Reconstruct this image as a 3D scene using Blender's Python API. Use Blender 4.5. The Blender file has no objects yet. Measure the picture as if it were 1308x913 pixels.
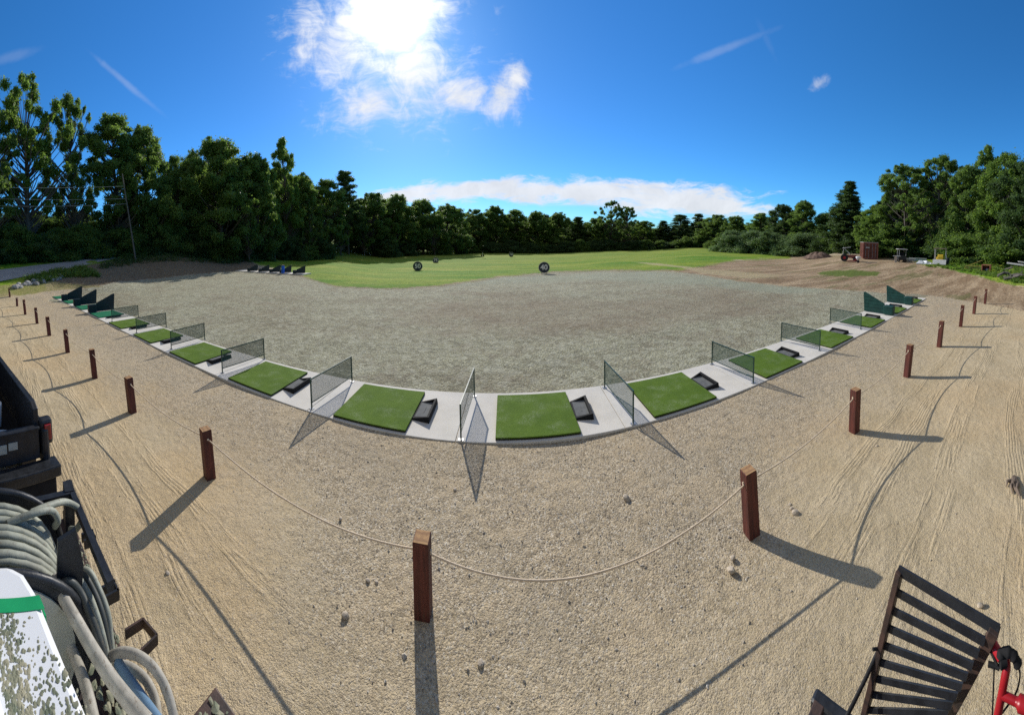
import bpy, math, random
import numpy as np
from mathutils import Vector, Matrix
R = math.radians
rnd = random.Random(7); nr = np.random.default_rng(7)
scene = bpy.context.scene
COL = scene.collection
# ------------------------------------------------------------------ camera model (a swept phone panorama: central cylinder)
F, X0, Y0, PITCH, ROLL, H = 408.27, 654.0, 323.75, .0563, .0131, 3.55
W0, H0 = 1308, 913
CAMROT = Matrix.Rotation(ROLL, 3, 'Y') @ Matrix.Rotation(-PITCH, 3, 'X')
def ray(px, py):
    a = (px-X0)/F
    return (CAMROT @ Vector((math.sin(a), math.cos(a), -(py-Y0)/F))).normalized()
def project(p):
    d = CAMROT.transposed() @ (Vector(p)-Vector((0, 0, H)))
    return X0+F*math.atan2(d.x, d.y), Y0-F*d.z/math.hypot(d.x, d.y)
def atz(px, py, z): d = ray(px, py); return Vector((0, 0, H))+d*((z-H)/d.z)
def atr(px, py, r): d = ray(px, py); return Vector((0, 0, H))+d*(r/math.hypot(d.x, d.y))
def atx(px, py, x): d = ray(px, py); return Vector((0, 0, H))+d*(x/d.x)
# ------------------------------------------------------------------ terrain
COLS = {
 -40: [(26,None),(30,360),(34,347),(41,338),(50,330),(100,300)],
 100: [(28,None),(31,360),(35,349),(42,334),(52,326),(100,300)],
 200: [(30,None),(38,354),(41,341),(47,331),(55,321),(62,319),(110,300)],
 300: [(38,None),(44,346),(47,341),(55,334),(65,330),(120,305)],
 400: [(34,None),(75,331),(150,303)],
 500: [(25,None),(46,346.5),(68,336),(95,328.5),(200,318)],
 600: [(25,None),(46,345),(69,335),(100,327),(140,323),(250,317)],
 700: [(20,None),(36.6,348.5),(60,337),(91,328),(150,323),(300,318)],
 800: [(20,None),(36,346),(60,334),(91,326),(170,319),(300,312)],
 900: [(24,None),(40,340),(60,330),(91,322),(150,316.5),(300,308)],
 1000:[(30,None),(75,328.5),(150,315)],
 1100:[(28,None),(50,331.5),(60,328),(120,308)],
 1200:[(28,None),(50,334.5),(60,331),(120,312)],
 1340:[(22,None),(30,352),(36,344),(45,338),(120,318)],
}
_az, _prof = [], []
RS = np.array([0,10,18,20,22,24,26,28,30,31,34,35,36,38,40,41,42,44,46,47,50,52,55,60,65,69,75,80,91,100,120,140,150,170,200,250,300,4000.])
for px in sorted(COLS):
    az = (px-X0)/F; pts = [(0, 0)]
    for r, py in COLS[px]:
        pts.append((r, 0 if py is None else atr(px, py, r).z))
    pts.append((4000, pts[-1][1]))
    _az.append(az); _prof.append(np.interp(RS, [p[0] for p in pts], [p[1] for p in pts]))
_az = np.array(_az); _prof = np.array(_prof)
def terr(x, y):
    x = np.asarray(x, float); y = np.asarray(y, float)
    az = np.arctan2(x, y); az = np.where(az < -2.6, 2.6, az); az = np.clip(az, _az[0], _az[-1]); r = np.hypot(x, y)
    i = np.clip(np.searchsorted(_az, az)-1, 0, len(_az)-2); t = (az-_az[i])/(_az[i+1]-_az[i]); t = t*t*(3-2*t)
    j = np.clip(np.searchsorted(RS, r)-1, 0, len(RS)-2); s = np.clip((r-RS[j])/(RS[j+1]-RS[j]), 0, 1)
    z = (1-t)*((1-s)*_prof[i, j]+s*_prof[i, j+1])+t*((1-s)*_prof[i+1, j]+s*_prof[i+1, j+1])
    return z
def gz(x, y): return float(terr(x, y))
def G(px, py):                                    # pixel of the photograph -> point on the terrain
    d = ray(px, py); h = math.hypot(d.x, d.y); o = Vector((0, 0, H)); r = 1.5
    while r < 600:
        p = o+d*(r/h)
        if p.z <= gz(p.x, p.y): 
            lo, hi = r/1.01-.01, r
            for _ in range(12):
                m = (lo+hi)/2; p = o+d*(m/h)
                if p.z <= gz(p.x, p.y): hi = m
                else: lo = m
            p = o+d*(hi/h); p.z = gz(p.x, p.y); return p
        r *= 1.01
    return o+d*(600/h)
# ------------------------------------------------------------------ mesh helpers
class MB:
    def __init__(s): s.v = []; s.f = []; s.smooth = []
    def add(s, vs, fs, sm=False):
        b = len(s.v); s.v += [tuple(v) for v in vs]; s.f += [tuple(b+i for i in f) for f in fs]; s.smooth += [sm]*len(fs)
    def box(s, c, size, M=None):
        hx, hy, hz = size[0]/2, size[1]/2, size[2]/2
        M = M or Matrix.Identity(3); c = Vector(c)
        vs = [c+M@Vector((x*hx, y*hy, z*hz)) for x in(-1,1) for y in(-1,1) for z in(-1,1)]
        s.add(vs, [(0,1,3,2),(4,6,7,5),(0,4,5,1),(2,3,7,6),(0,2,6,4),(1,5,7,3)])
    def bar(s, a, b, w, h, up=Vector((0,0,1))):
        a, b = Vector(a), Vector(b); d = (b-a).normalized(); u = up
        if abs(d.dot(u)) > .98: u = Vector((1,0,0))
        side = d.cross(u).normalized(); u = side.cross(d)
        M = Matrix((side, d, u)).transposed(); s.box((a+b)/2, (w, (b-a).length, h), M)
    def tube(s, pts, rad, n=8, closed=False, cap=True):
        pts = [Vector(p) for p in pts]; rad = rad if hasattr(rad, '__len__') else [rad]*len(pts)
        m = len(pts); u = None; rings = []
        for i, p in enumerate(pts):
            if closed: t = pts[(i+1) % m]-pts[i-1]
            else: t = pts[min(i+1, m-1)]-pts[max(i-1, 0)]
            t.normalize()
            if u is None: u = t.orthogonal().normalized()
            u = (u-t*u.dot(t)).normalized(); w = t.cross(u)
            rings.append([p+(u*math.cos(2*math.pi*k/n)+w*math.sin(2*math.pi*k/n))*rad[i] for k in range(n)])
        vs = [v for r_ in rings for v in r_]; fs = []
        for i in range(m if closed else m-1):
            j = (i+1) % m
            for k in range(n): fs.append((i*n+k, i*n+(k+1) % n, j*n+(k+1) % n, j*n+k))
        s.add(vs, fs, True)
        if cap and not closed:
            s.add(rings[0], [tuple(range(n))[::-1]]); s.add(rings[-1], [tuple(range(n))])
    def prism(s, poly, a, b):                     # polygon of 3-D points extruded from +a to +b
        a, b = Vector(a), Vector(b); n = len(poly); vs = [Vector(p)+a for p in poly]+[Vector(p)+b for p in poly]
        fs = [tuple(range(n))[::-1], tuple(range(n, 2*n))]+[(i, (i+1) % n, n+(i+1) % n, n+i) for i in range(n)]
        s.add(vs, fs)
    def disc(s, c, axis, rad, th, n=28):
        axis = Vector(axis).normalized(); u = axis.orthogonal().normalized(); w = axis.cross(u); c = Vector(c)
        poly = [c+(u*math.cos(2*math.pi*k/n)+w*math.sin(2*math.pi*k/n))*rad for k in range(n)]
        s.prism(poly, -axis*th/2, axis*th/2)
    def blob(s, c, r, seed=0, n=1, jit=.25, sq=(1,1,1), M=None):
        import bmesh
        bm = bmesh.new(); bmesh.ops.create_icosphere(bm, subdivisions=n, radius=1); q = random.Random(seed)
        vs = []
        for v in bm.verts:
            k = 1+q.uniform(-jit, jit); p = Vector((v.co.x*sq[0], v.co.y*sq[1], v.co.z*sq[2]))*r*k
            if M: p = M@p
            vs.append(Vector(c)+p)
        s.add(vs, [tuple(v.index for v in f.verts) for f in bm.faces]); bm.free()
    def build(s, name, mat, parent=None, bevel=0):
        me = bpy.data.meshes.new(name); me.from_pydata(s.v, [], s.f)
        me.polygons.foreach_set('use_smooth', s.smooth); me.materials.append(mat)
        import bmesh
        bm = bmesh.new(); bm.from_mesh(me); bmesh.ops.recalc_face_normals(bm, faces=bm.faces); bm.to_mesh(me); bm.free(); me.update()
        o = bpy.data.objects.new(name, me); COL.objects.link(o)
        if parent: 
            o.parent = parent
            if s.world: o.matrix_parent_inverse = Matrix.Translation(-parent.location) if parent.rotation_euler.z == 0 else (Matrix.Translation(parent.location)@parent.rotation_euler.to_matrix().to_4x4()).inverted()
        if bevel:
            m = o.modifiers.new('bevel', 'BEVEL'); m.width = bevel; m.segments = 2; m.limit_method = 'ANGLE'
        return o
    world = False
class WMB(MB): world = True                       # built in world coordinates under a placed Empty
def tag(o, label, cat, group=None, kind=None):
    if label: o['label'] = label
    if cat: o['category'] = cat
    if group: o['group'] = group
    if kind: o['kind'] = kind
    return o
def thing(name, loc, label, cat, group=None, rz=0):
    o = bpy.data.objects.new(name, None); COL.objects.link(o); o.location = loc; o.rotation_euler = (0, 0, rz); o.empty_display_size = .2
    return tag(o, label, cat, group)
def dup(root, loc, rz=0, label=None, scale=None, group=None):
    r = root.copy(); COL.objects.link(r); r.location = loc; r.rotation_euler = (0, 0, rz)
    if label: r['label'] = label
    if group: r['group'] = group
    if scale: r.scale = scale
    for ch in list(root.children):
        c = ch.copy(); COL.objects.link(c); c.parent = r
        for g in list(ch.children):
            e = g.copy(); COL.objects.link(e); e.parent = c
    return r
# ------------------------------------------------------------------ node helpers
class NT:
    def __init__(s, nt): s.nt = nt; s.n = nt.nodes; s.l = nt.links
    def node(s, t, **kw):
        n = s.n.new(t)
        for k, v in kw.items(): setattr(n, k, v)
        return n
    def put(s, sock, v):
        if hasattr(v, 'links') or isinstance(v, bpy.types.NodeSocket): s.l.new(v, sock)
        elif isinstance(v, (tuple, list)) and len(v) == 3 and sock.type == 'RGBA': sock.default_value = (*v, 1)
        else: sock.default_value = v
    def m(s, op, a, b=None, c=None, clamp=False):
        n = s.node('ShaderNodeMath', operation=op, use_clamp=clamp)
        for i, v in enumerate((a, b, c)):
            if v is not None: s.put(n.inputs[i], v)
        return n.outputs[0]
    def add(s, a, b): return s.m('ADD', a, b)
    def mul(s, a, b): return s.m('MULTIPLY', a, b)
    def sub(s, a, b): return s.m('SUBTRACT', a, b)
    def step(s, x, lo, hi):
        n = s.node('ShaderNodeMapRange', interpolation_type='SMOOTHSTEP'); s.put(n.inputs[0], x); s.put(n.inputs[1], lo); s.put(n.inputs[2], hi); return n.outputs[0]
    def mix(s, f, a, b, mode='MIX'):
        n = s.node('ShaderNodeMix', data_type='RGBA', blend_type=mode); s.put(n.inputs[0], f); s.put(n.inputs[6], a); s.put(n.inputs[7], b); return n.outputs[2]
    def noise(s, vec, scale, detail=3, rough=.55, dist=0):
        n = s.node('ShaderNodeTexNoise'); 
        if vec is not None: s.put(n.inputs['Vector'], vec)
        s.put(n.inputs['Scale'], scale); s.put(n.inputs['Detail'], detail); s.put(n.inputs['Roughness'], rough); s.put(n.inputs['Distortion'], dist); return n.outputs[0]
    def vor(s, vec, scale, feature='F1', rand=1):
        n = s.node('ShaderNodeTexVoronoi', feature=feature)
        if vec is not None: s.put(n.inputs['Vector'], vec)
        s.put(n.inputs['Scale'], scale); s.put(n.inputs['Randomness'], rand); return n
    def attr(s, name): return s.node('ShaderNodeAttribute', attribute_name=name).outputs['Fac']
    def scalev(s, vec, v):
        n = s.node('ShaderNodeVectorMath', operation='MULTIPLY'); s.put(n.inputs[0], vec); n.inputs[1].default_value = v; return n.outputs[0]
def newmat(name):
    m = bpy.data.materials.new(name); m.use_nodes = True; t = NT(m.node_tree); b = m.node_tree.nodes['Principled BSDF']
    return m, t, b
def mat(name, c, rough=.7, var=.15, scale=6, c2=None, spots=0, bump=0, bscale=40, metal=0, spec=.4):
    m, t, b = newmat(name); tc = t.node('ShaderNodeTexCoord').outputs['Object']
    n = t.noise(tc, scale, 4, .6)
    base = t.mix(t.step(n, .3, .7), tuple(x*(1-var) for x in c), c2 or tuple(min(1, x*(1+var)) for x in c))
    if spots: base = t.mix(t.mul(t.step(t.noise(tc, scale*3.3, 5, .7), .56, .68), spots), base, (.16, .12, .08))
    t.put(b.inputs['Base Color'], base); b.inputs['Roughness'].default_value = rough; b.inputs['Metallic'].default_value = metal
    b.inputs['Specular IOR Level'].default_value = spec
    t.put(b.inputs['Roughness'], t.add(rough-.1, t.mul(t.noise(tc, scale*2, 3), .2)))
    if bump:
        bn = t.node('ShaderNodeBump'); bn.inputs['Distance'].default_value = bump; bn.inputs['Strength'].default_value = 1
        t.put(bn.inputs['Height'], t.noise(tc, bscale, 4, .6)); t.l.new(bn.outputs[0], b.inputs['Normal'])
    return m
M = {}
M['concrete'] = mat('concrete', (.68,.645,.585), .9, .07, 1.7, bump=.003, bscale=60, spec=.2)
M['black_metal'] = mat('black_metal', (.022,.024,.028), .42, .3, 9, bump=.002)
M['black_plastic'] = mat('black_plastic', (.018,.018,.019), .8, .2, 12, spec=.15)
M['dark_green'] = mat('dark_green', (.008,.055,.045), .5, .2, 3)
M['navy_green'] = mat('navy_green', (.008,.022,.026), .5, .2, 3)
M['frame_green'] = mat('frame_green', (.018,.06,.045), .4, .2, 9)
M['grey_tray'] = mat('grey_tray', (.15,.155,.155), .85, .15, 9, spec=.15)
M['rope'] = mat('rope', (.72,.58,.42), .9, .15, 60, bump=.003, bscale=200)
M['white_paint'] = mat('white_paint', (.78,.79,.80), .4, .04, 3)
M['grey_hose'] = mat('grey_hose', (.28,.29,.235), .6, .25, 7, spots=.6, bump=.0015, bscale=50)
M['tan_hose'] = mat('tan_hose', (.34,.315,.265), .65, .22, 11, spots=.8, bump=.0015, bscale=50)
M['dark_hose'] = mat('dark_hose', (.05,.055,.05), .5, .2, 7, spots=.4)
M['blue_pipe'] = mat('blue_pipe', (.13,.22,.32), .3, .15, 7)
M['rust_metal'] = mat('rust_metal', (.035,.028,.026), .6, .2, 8, c2=(.10,.055,.04), bump=.002)
M['red_paint'] = mat('red_paint', (.36,.012,.018), .35, .15, 9)
M['light_red'] = mat('light_red', (.45,.02,.03), .25, .1, 9)
M['orange_red'] = mat('orange_red', (.38,.06,.03), .4, .1, 9)
M['plate'] = mat('plate', (.48,.46,.38), .5, .12, 14)
M['galv'] = mat('galv', (.4,.4,.4), .4, .1, 9, metal=.6)
M['green_stripe'] = mat('green_stripe', (.015,.34,.12), .4, .08, 8)
M['debris'] = mat('debris', (.20,.24,.16), .95, .35, 14, c2=(.38,.35,.24))
M['wood'] = mat('wood', (.20,.15,.11), .85, .3, 5, bump=.004)
M['rock'] = mat('rock', (.36,.34,.31), .85, .3, 1.3, bump=.01, bscale=12)
M['tan_rock'] = mat('tan_rock', (.50,.42,.32), .85, .2, 9, bump=.004, bscale=30)
M['container'] = mat('container', (.13,.040,.026), .7, .25, 1.5, c2=(.21,.075,.045), spots=.4)
M['yellow'] = mat('yellow', (.75,.50,.04), .5, .1, 6)
M['yellow_rust'] = mat('yellow_rust', (.42,.32,.08), .6, .3, 6)
M['rust_red'] = mat('rust_red', (.32,.10,.07), .65, .25, 4)
M['grey_paint'] = mat('grey_paint', (.45,.45,.43), .6, .15, 4)
M['pole_wood'] = mat('pole_wood', (.13,.115,.10), .9, .2, 3)
M['wire'] = mat('wire', (.42,.42,.42), .5, .05, 3)
M['blue'] = mat('blue', (.02,.14,.65), .6, .1, 8)
M['soil'] = mat('soil', (.17,.11,.08), .95, .3, 2, bump=.06, bscale=4)
M['sign_dark'] = mat('sign_dark', (.030,.045,.06), .5, .15, 6)
M['tire'] = mat('tire', (.03,.03,.03), .8, .2, 9)
M['pale_blue'] = mat('pale_blue', (.35,.47,.62), .6, .1, 8)
def post_mat():
    m, t, b = newmat('stained_timber'); tc = t.node('ShaderNodeTexCoord').outputs['Object']
    g = t.noise(t.scalev(tc, (30, 30, 2.2)), 1, 4, .6); oi = t.node('ShaderNodeObjectInfo').outputs['Random']
    c = t.mix(t.step(g, .3, .7), (.055, .013, .009), (.155, .036, .023)); c = t.mix(t.mul(t.step(t.noise(t.scalev(tc, (9, 9, 3)), 1, 4, .7), .58, .7), .6), c, (.13, .07, .04))
    t.put(b.inputs['Base Color'], c); b.inputs['Roughness'].default_value = .7
    bn = t.node('ShaderNodeBump'); bn.inputs['Distance'].default_value = .004; t.put(bn.inputs['Height'], g); t.l.new(bn.outputs[0], b.inputs['Normal']); return m
M['post'] = post_mat()
def cut_mat():
    m, t, b = newmat('cut_timber'); tc = t.node('ShaderNodeTexCoord').outputs['Object']
    w = t.node('ShaderNodeTexWave', wave_type='RINGS'); t.put(w.inputs['Vector'], t.scalev(tc, (1, 1, .2))); w.inputs['Scale'].default_value = 22; w.inputs['Distortion'].default_value = 3
    c = t.mix(w.outputs['Fac'], (.46, .27, .12), (.28, .15, .07)); c = t.mix(t.step(t.noise(tc, 14, 4, .7), .56, .7), c, (.16, .06, .03))
    t.put(b.inputs['Base Color'], c); b.inputs['Roughness'].default_value = .85; return m
M['cut'] = cut_mat()
def turf_mat(name, c1, c2, pale):
    m, t, b = newmat(name); tc = t.node('ShaderNodeTexCoord').outputs['Object']
    f = t.noise(tc, 85, 4, .75); l = t.noise(tc, 2.2, 4, .65); oi = t.node('ShaderNodeObjectInfo').outputs['Random']
    c = t.mix(t.step(f, .3, .7), c1, c2)
    sh = t.node('ShaderNodeVectorMath', operation='ADD'); t.put(sh.inputs[0], tc); cx = t.node('ShaderNodeCombineXYZ'); t.put(cx.inputs[0], t.mul(oi, 30)); t.put(sh.inputs[1], cx.outputs[0])
    wear = t.mul(t.step(t.noise(sh.outputs[0], 2.6, 5, .7), .46, .70), t.step(t.noise(sh.outputs[0], 45, 4, .8), .46, .62))
    c = t.mix(t.mul(wear, pale), c, (.42, .46, .34)); c = t.mix(t.mul(t.step(l, .4, .7), .35), c, c1)
    t.put(b.inputs['Base Color'], c); b.inputs['Roughness'].default_value = .9; b.inputs['Specular IOR Level'].default_value = .15
    bn = t.node('ShaderNodeBump'); bn.inputs['Distance'].default_value = .008; t.put(bn.inputs['Height'], f); t.l.new(bn.outputs[0], b.inputs['Normal']); return m
M['turf'] = turf_mat('artificial_turf', (.045,.098,.008), (.165,.26,.03), .55)
M['turf_old'] = turf_mat('bluish_turf', (.01,.13,.06), (.02,.22,.11), .2)
def net_mat(name, c):
    m, t, b = newmat(name); uv = t.node('ShaderNodeTexCoord').outputs['UV']
    sp = t.node('ShaderNodeSeparateXYZ'); t.put(sp.inputs[0], uv)
    g = None
    for ax in (0, 1):
        q = t.m('LESS_THAN', t.m('FRACT', t.mul(sp.outputs[ax], 62)), .35); g = q if g is None else t.m('MAXIMUM', g, q)
    tr = t.node('ShaderNodeBsdfTransparent'); mx = t.node('ShaderNodeMixShader'); out = m.node_tree.nodes['Material Output']
    t.put(b.inputs['Base Color'], c); b.inputs['Roughness'].default_value = .6
    t.put(mx.inputs[0], g); t.l.new(tr.outputs[0], mx.inputs[1]); t.l.new(b.outputs[0], mx.inputs[2]); t.l.new(mx.outputs[0], out.inputs[0]); return m
M['net'] = net_mat('netting', (.03,.085,.065))
# ------------------------------------------------------------------ ground
def poly_sd(P, poly):                              # signed distance (inside > 0) in photograph pixels
    x, y = P[:, 0], P[:, 1]; d = np.full(len(P), 1e9); ins = np.zeros(len(P), bool); n = len(poly)
    for i in range(n):
        x1, y1 = poly[i]; x2, y2 = poly[(i+1) % n]; dx, dy = x2-x1, y2-y1
        t = np.clip(((x-x1)*dx+(y-y1)*dy)/(dx*dx+dy*dy+1e-9), 0, 1)
        d = np.minimum(d, np.hypot(x-x1-t*dx, (y-y1-t*dy)*2)); c = ((y1 > y) != (y2 > y)) & (x < (x2-x1)*(y-y1)/(y2-y1+1e-12)+x1); ins ^= c
    return np.where(ins, d, -d)
Z_SEED = [(60,384),(110,368),(150,360),(200,356),(250,350),(300,346),(370,350),(388,353),(430,366),(500,368),(560,365),(600,359),(640,353),(700,347),(760,345),(830,345),(880,348),(940,358),(1000,365),(1100,372),(1187,376),(1187,378),(1100,403),(1000,452),(900,492),(772,503),(606,515),(450,500),(300,460),(200,425),(130,398)]
Z_GRASS = [(388,353),(430,366),(500,368),(560,365),(600,359),(640,353),(700,347),(760,345),(830,345),(868,345),(900,340),(935,333),(1010,330),(1010,200),(200,200),(300,330),(340,341)]
Z_GRASS2 = [(1130,326),(1185,339),(1240,350),(1280,362),(1420,385),(1420,200),(1130,200)]
Z_PATCH = [(1040,351),(1050,346),(1090,344),(1125,347),(1120,352),(1085,354)]
Z_DIRT = [(850,345),(880,342),(905,339),(935,333),(1010,328),(1130,324),(1190,338),(1240,350),(1300,366),(1420,385),(1420,420),(1260,388),(1187,377),(1100,372),(1000,365),(940,358),(890,350)]
Z_BANK = [(70,366),(52,350),(160,330),(310,322),(330,341),(300,346),(250,350),(200,356),(150,360),(110,368)]
Z_VERGE = [(-200,378),(0,377),(30,376),(60,371),(56,360),(110,347),(160,338),(230,322),(230,200),(-200,200)]
Z_PATH = [(806,334),(830,338),(870,342),(900,350),(960,356),(1010,352),(960,348),(900,343),(840,336)]
postpx = [((10.1,368.6),(13,383)),((17,377),(22,391)),((29.5,382.7),(32.3,401.4)),((43,393),(47.4,413)),((58,404.7),(63,429)),((80.7,421),(86.5,450.4)),((115.3,446.3),(121,482)),((162.7,482),(169,525.8)),((262,548),(268,610)),((539,686),(541,783)),((955,600),(960,680)),((1093,497),(1091,551)),((1164.3,440.2),(1158.4,481)),((1205,410),(1199.6,443.2)),((1231.3,389.6),(1227,417)),((1247.8,377),(1244,400.5)),((1261.3,367.2),(1258,388))]
posts_w = [atz(*b, 0) for t_, b in postpx]
PX = np.array([p.x for p in posts_w]); PY = np.array([p.y for p in posts_w])
def build_ground():
    azd = np.concatenate([np.arange(-100, 100.01, .3), np.arange(106, 260, 6)]); az = np.radians(azd); na = len(az)
    t = np.concatenate([np.arange(1000, 300, -10), np.arange(300, 120, -2.5), np.arange(120, 60, -1.2), np.arange(60, 12, -.7), [11,9,7,5,3,1.5,.5]])
    r = H*F/t; nR = len(r)
    A, RR = np.meshgrid(az, r, indexing='ij'); X = RR*np.sin(A); Y = RR*np.cos(A); Z = terr(X, Y)
    near = np.clip(1-RR/60, 0, 1)
    Z = Z+near*.012*(np.sin(X*1.7+Y*.6)+np.sin(Y*2.3-X*.8))*(RR > 2)
    # low spoil bank on the left
    cam = np.array(CAMROT.transposed()); D = np.stack([X.ravel(), Y.ravel(), Z.ravel()-H], 1)@cam.T
    P = np.stack([X0+F*np.arctan2(D[:, 0], D[:, 1]), Y0-F*D[:, 2]/np.hypot(D[:, 0], D[:, 1])], 1)
    V = np.stack([X.ravel(), Y.ravel(), Z.ravel()], 1); 
    idx = np.arange(na*nR).reshape(na, nR); i2 = np.roll(idx, -1, 0)
    q = np.stack([idx[:, :-1], i2[:, :-1], i2[:, 1:], idx[:, 1:]], -1).reshape(-1, 4)
    c0 = len(V); V = np.vstack([V, [[0, 0, 0]]]); tri = np.stack([idx[:, 0], np.full(na, c0), i2[:, 0]], -1)
    me = bpy.data.meshes.new('ground'); me.vertices.add(len(V)); me.vertices.foreach_set('co', V.ravel())
    loops = np.concatenate([q.ravel(), tri.ravel()]); me.loops.add(len(loops)); me.loops.foreach_set('vertex_index', loops)
    ls = np.concatenate([np.arange(len(q))*4, len(q)*4+np.arange(len(tri))*3]); me.polygons.add(len(ls)); me.polygons.foreach_set('loop_start', ls)
    me.update(calc_edges=True); me.validate(); me.polygons.foreach_set('use_smooth', [True]*len(me.polygons))
    P = np.vstack([P, [[X0, 5000]]]); behind = np.abs(np.arctan2(V[:, 0], V[:, 1])) > 1.85
    def at(name, val):
        a = me.attributes.new(name, 'FLOAT', 'POINT'); a.data.foreach_set('value', val.astype(np.float32))
    cl = lambda z: np.clip(poly_sd(P, z)/8, -1, 1)
    gr = np.maximum.reduce([cl(Z_GRASS), cl(Z_GRASS2), cl(Z_VERGE)]); 
    gr = np.where(behind, np.clip((np.hypot(V[:, 0], V[:, 1])-12)/4, -1, 1), gr)
    at('z_seed', np.where(behind, -1, cl(Z_SEED))); at('z_grass', gr); at('z_dirt', np.where(behind, -1, cl(Z_DIRT)))
    at('z_bank', np.where(behind, -1, cl(Z_BANK))); at('z_patch', np.where(behind, -1, cl(Z_PATCH))); at('z_path', np.where(behind, -1, np.clip(poly_sd(P, Z_PATH)/3, -1, 1)))
    at('z_brown', np.where(behind, -1, np.clip(poly_sd(P, [(480,398),(640,372),(800,380),(900,362),(1010,378),(1040,388),(900,418),(700,432),(540,425)])/22, -1, 1)))
    at('z_mulch', np.where(behind, -1, np.clip(poly_sd(P, [(560,367),(640,353),(830,345),(1000,365),(1080,372),(1000,376),(900,366),(760,359),(640,364)])/8, -1, 1)))
    at('z_farmask', np.where(behind | (np.abs(P[:, 0]-650) > 280), 1, 0))
    at('z_dry', np.where(behind, -1, cl([(-200,385),(0,380),(55,373),(130,366),(90,362),(56,358),(0,364),(-200,372)])))
    yl = V[:, 1]-np.interp(V[:, 0], PX, PY)         # distance downrange of the post line
    at('lane', np.clip(yl, -8, 8))
    o = bpy.data.objects.new('ground', me); COL.objects.link(o); tag(o, None, None, kind='structure')
    m, t_, b = newmat('ground'); t = t_; tc = t.node('ShaderNodeTexCoord').outputs['Object']
    sp = t.node('ShaderNodeSeparateXYZ'); t.put(sp.inputs[0], tc)
    big = t.noise(tc, .22, 4, .6); mid = t.noise(tc, 1.3, 4, .62); n6 = t.noise(tc, 7, 4, .65); fine = t.noise(tc, 60, 4, .72)
    v1 = t.vor(tc, 58); v2 = t.vor(tc, 110); v3 = t.vor(tc, 13)
    def chan(v): 
        s = t.node('ShaderNodeSeparateColor'); t.put(s.inputs[0], v.outputs['Color']); return s.outputs[0], s.outputs[1], s.outputs[2]
    r1, g1, b1 = chan(v1); r2, g2, b2 = chan(v2); r3, g3, b3 = chan(v3); v4 = t.vor(tc, 24); r4, g4, b4 = chan(v4); v5 = t.vor(tc, 5.5); r5, g5, b5 = chan(v5)
    lane = t.attr('lane')
    # sand of the vehicle lane
    sand = t.mix(t.step(mid, .3, .7), (.54,.43,.26), (.66,.535,.34)); sand = t.mix(t.mul(t.step(big, .45, .65), .5), sand, (.64,.45,.235))
    sand = t.mix(t.mul(t.step(fine, .44, .60), .42), sand, (.33,.26,.175)); sand = t.mix(t.mul(t.step(t.noise(tc, 16, 5, .75), .55, .68), .35), sand, (.36,.285,.20)); sand = t.mix(t.mul(t.step(r2, .90, .95), .6), sand, (.19,.15,.12)); sand = t.mix(t.mul(t.step(g2, .92, .97), .5), sand, (.68,.60,.48))
    # loose stones
    stone = t.mix(r1, (.34,.27,.175), (.63,.515,.35)); stone = t.mix(t.mul(t.step(g1, .82, .88), .85), stone, (.80,.73,.60)); stone = t.mix(t.mul(t.step(b1, .78, .86), .9), stone, (.11,.09,.075))
    stone = t.mix(t.mul(t.step(b2, .7, .8), .45), stone, (.62,.55,.46)); stone = t.mix(t.mul(t.step(g2, .78, .86), .65), stone, (.15,.125,.105))
    stone = t.mix(t.mul(t.step(mid, .48, .62), .4), stone, (.53,.41,.26)); stone = t.mix(t.mul(t.step(t.noise(tc, .55, 5, .7), .5, .62), .35), stone, (.38,.325,.24))
    mid_x = t.sub(1, t.step(t.m('ABSOLUTE', t.sub(sp.outputs[0], .4)), 1.2, 3.6)); lane2 = t.add(lane, t.mul(mid_x, 2.1))
    cover = t.step(t.add(t.add(lane2, t.mul(t.sub(mid, .5), 3.4)), t.mul(t.sub(n6, .5), 2.4)), -.6, 1.7)
    cover = t.mul(t.mul(cover, t.sub(1, t.mul(t.mul(mid_x, t.step(lane, .8, -1.2)), .55))), t.add(.35, t.mul(t.step(fine, .36, .58), .65)))
    col = t.mix(cover, sand, stone)
    # seeded field
    seed = t.mix(r4, (.30,.29,.18), (.52,.505,.335)); seed = t.mix(t.mul(t.step(g1, .5, .8), .8), seed, (.64,.635,.51)); seed = t.mix(t.mul(t.step(b1, .62, .8), .85), seed, (.12,.11,.08))
    seed = t.mix(t.mul(t.step(r2, .7, .85), .5), seed, (.20,.17,.12))
    seed = t.mix(t.mul(t.step(t.noise(t.scalev(tc, (.7,1.5,1)),   .16, 5, .6), .46, .68), .42), seed, (.215,.15,.095)); seed = t.mix(t.mul(t.step(t.noise(t.scalev(tc, (.6,1.3,1)), .19, 4, .6), .56, .72), .35), seed, (.33,.38,.25))
    seed = t.mix(t.mul(t.step(r5, .55, .8), .38), seed, (.17,.155,.11)); seed = t.mix(t.mul(t.step(g5, .6, .85), .35), seed, (.54,.53,.42)); seed = t.mix(t.mul(t.step(t.noise(tc, .5, 6, .75), .50, .62), .4), seed, (.24,.195,.14))
    bz = t.noise(tc, .35, 5, .72); seed = t.mix(t.mul(t.step(t.add(t.attr('z_brown'), t.mul(t.sub(bz, .5), 5)), -.6, 1.4), .42), seed, (.27,.205,.145)); seed = t.mix(t.mul(t.step(t.add(t.attr('z_mulch'), t.mul(t.sub(bz, .5), 3)), -.5, 1.2), .45), seed, (.33,.37,.28))
    nz = t.add(t.mul(t.sub(mid, .5), .9), t.mul(t.sub(n6, .5), .6)); nz = t.add(nz, t.mul(t.sub(t.noise(tc, .28, 5, .75), .5), 1.3))
    def zone(name, k=1., lo=-.12, hi=.12): return t.step(t.add(t.attr(name), t.mul(nz, k)), lo, hi)
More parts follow.
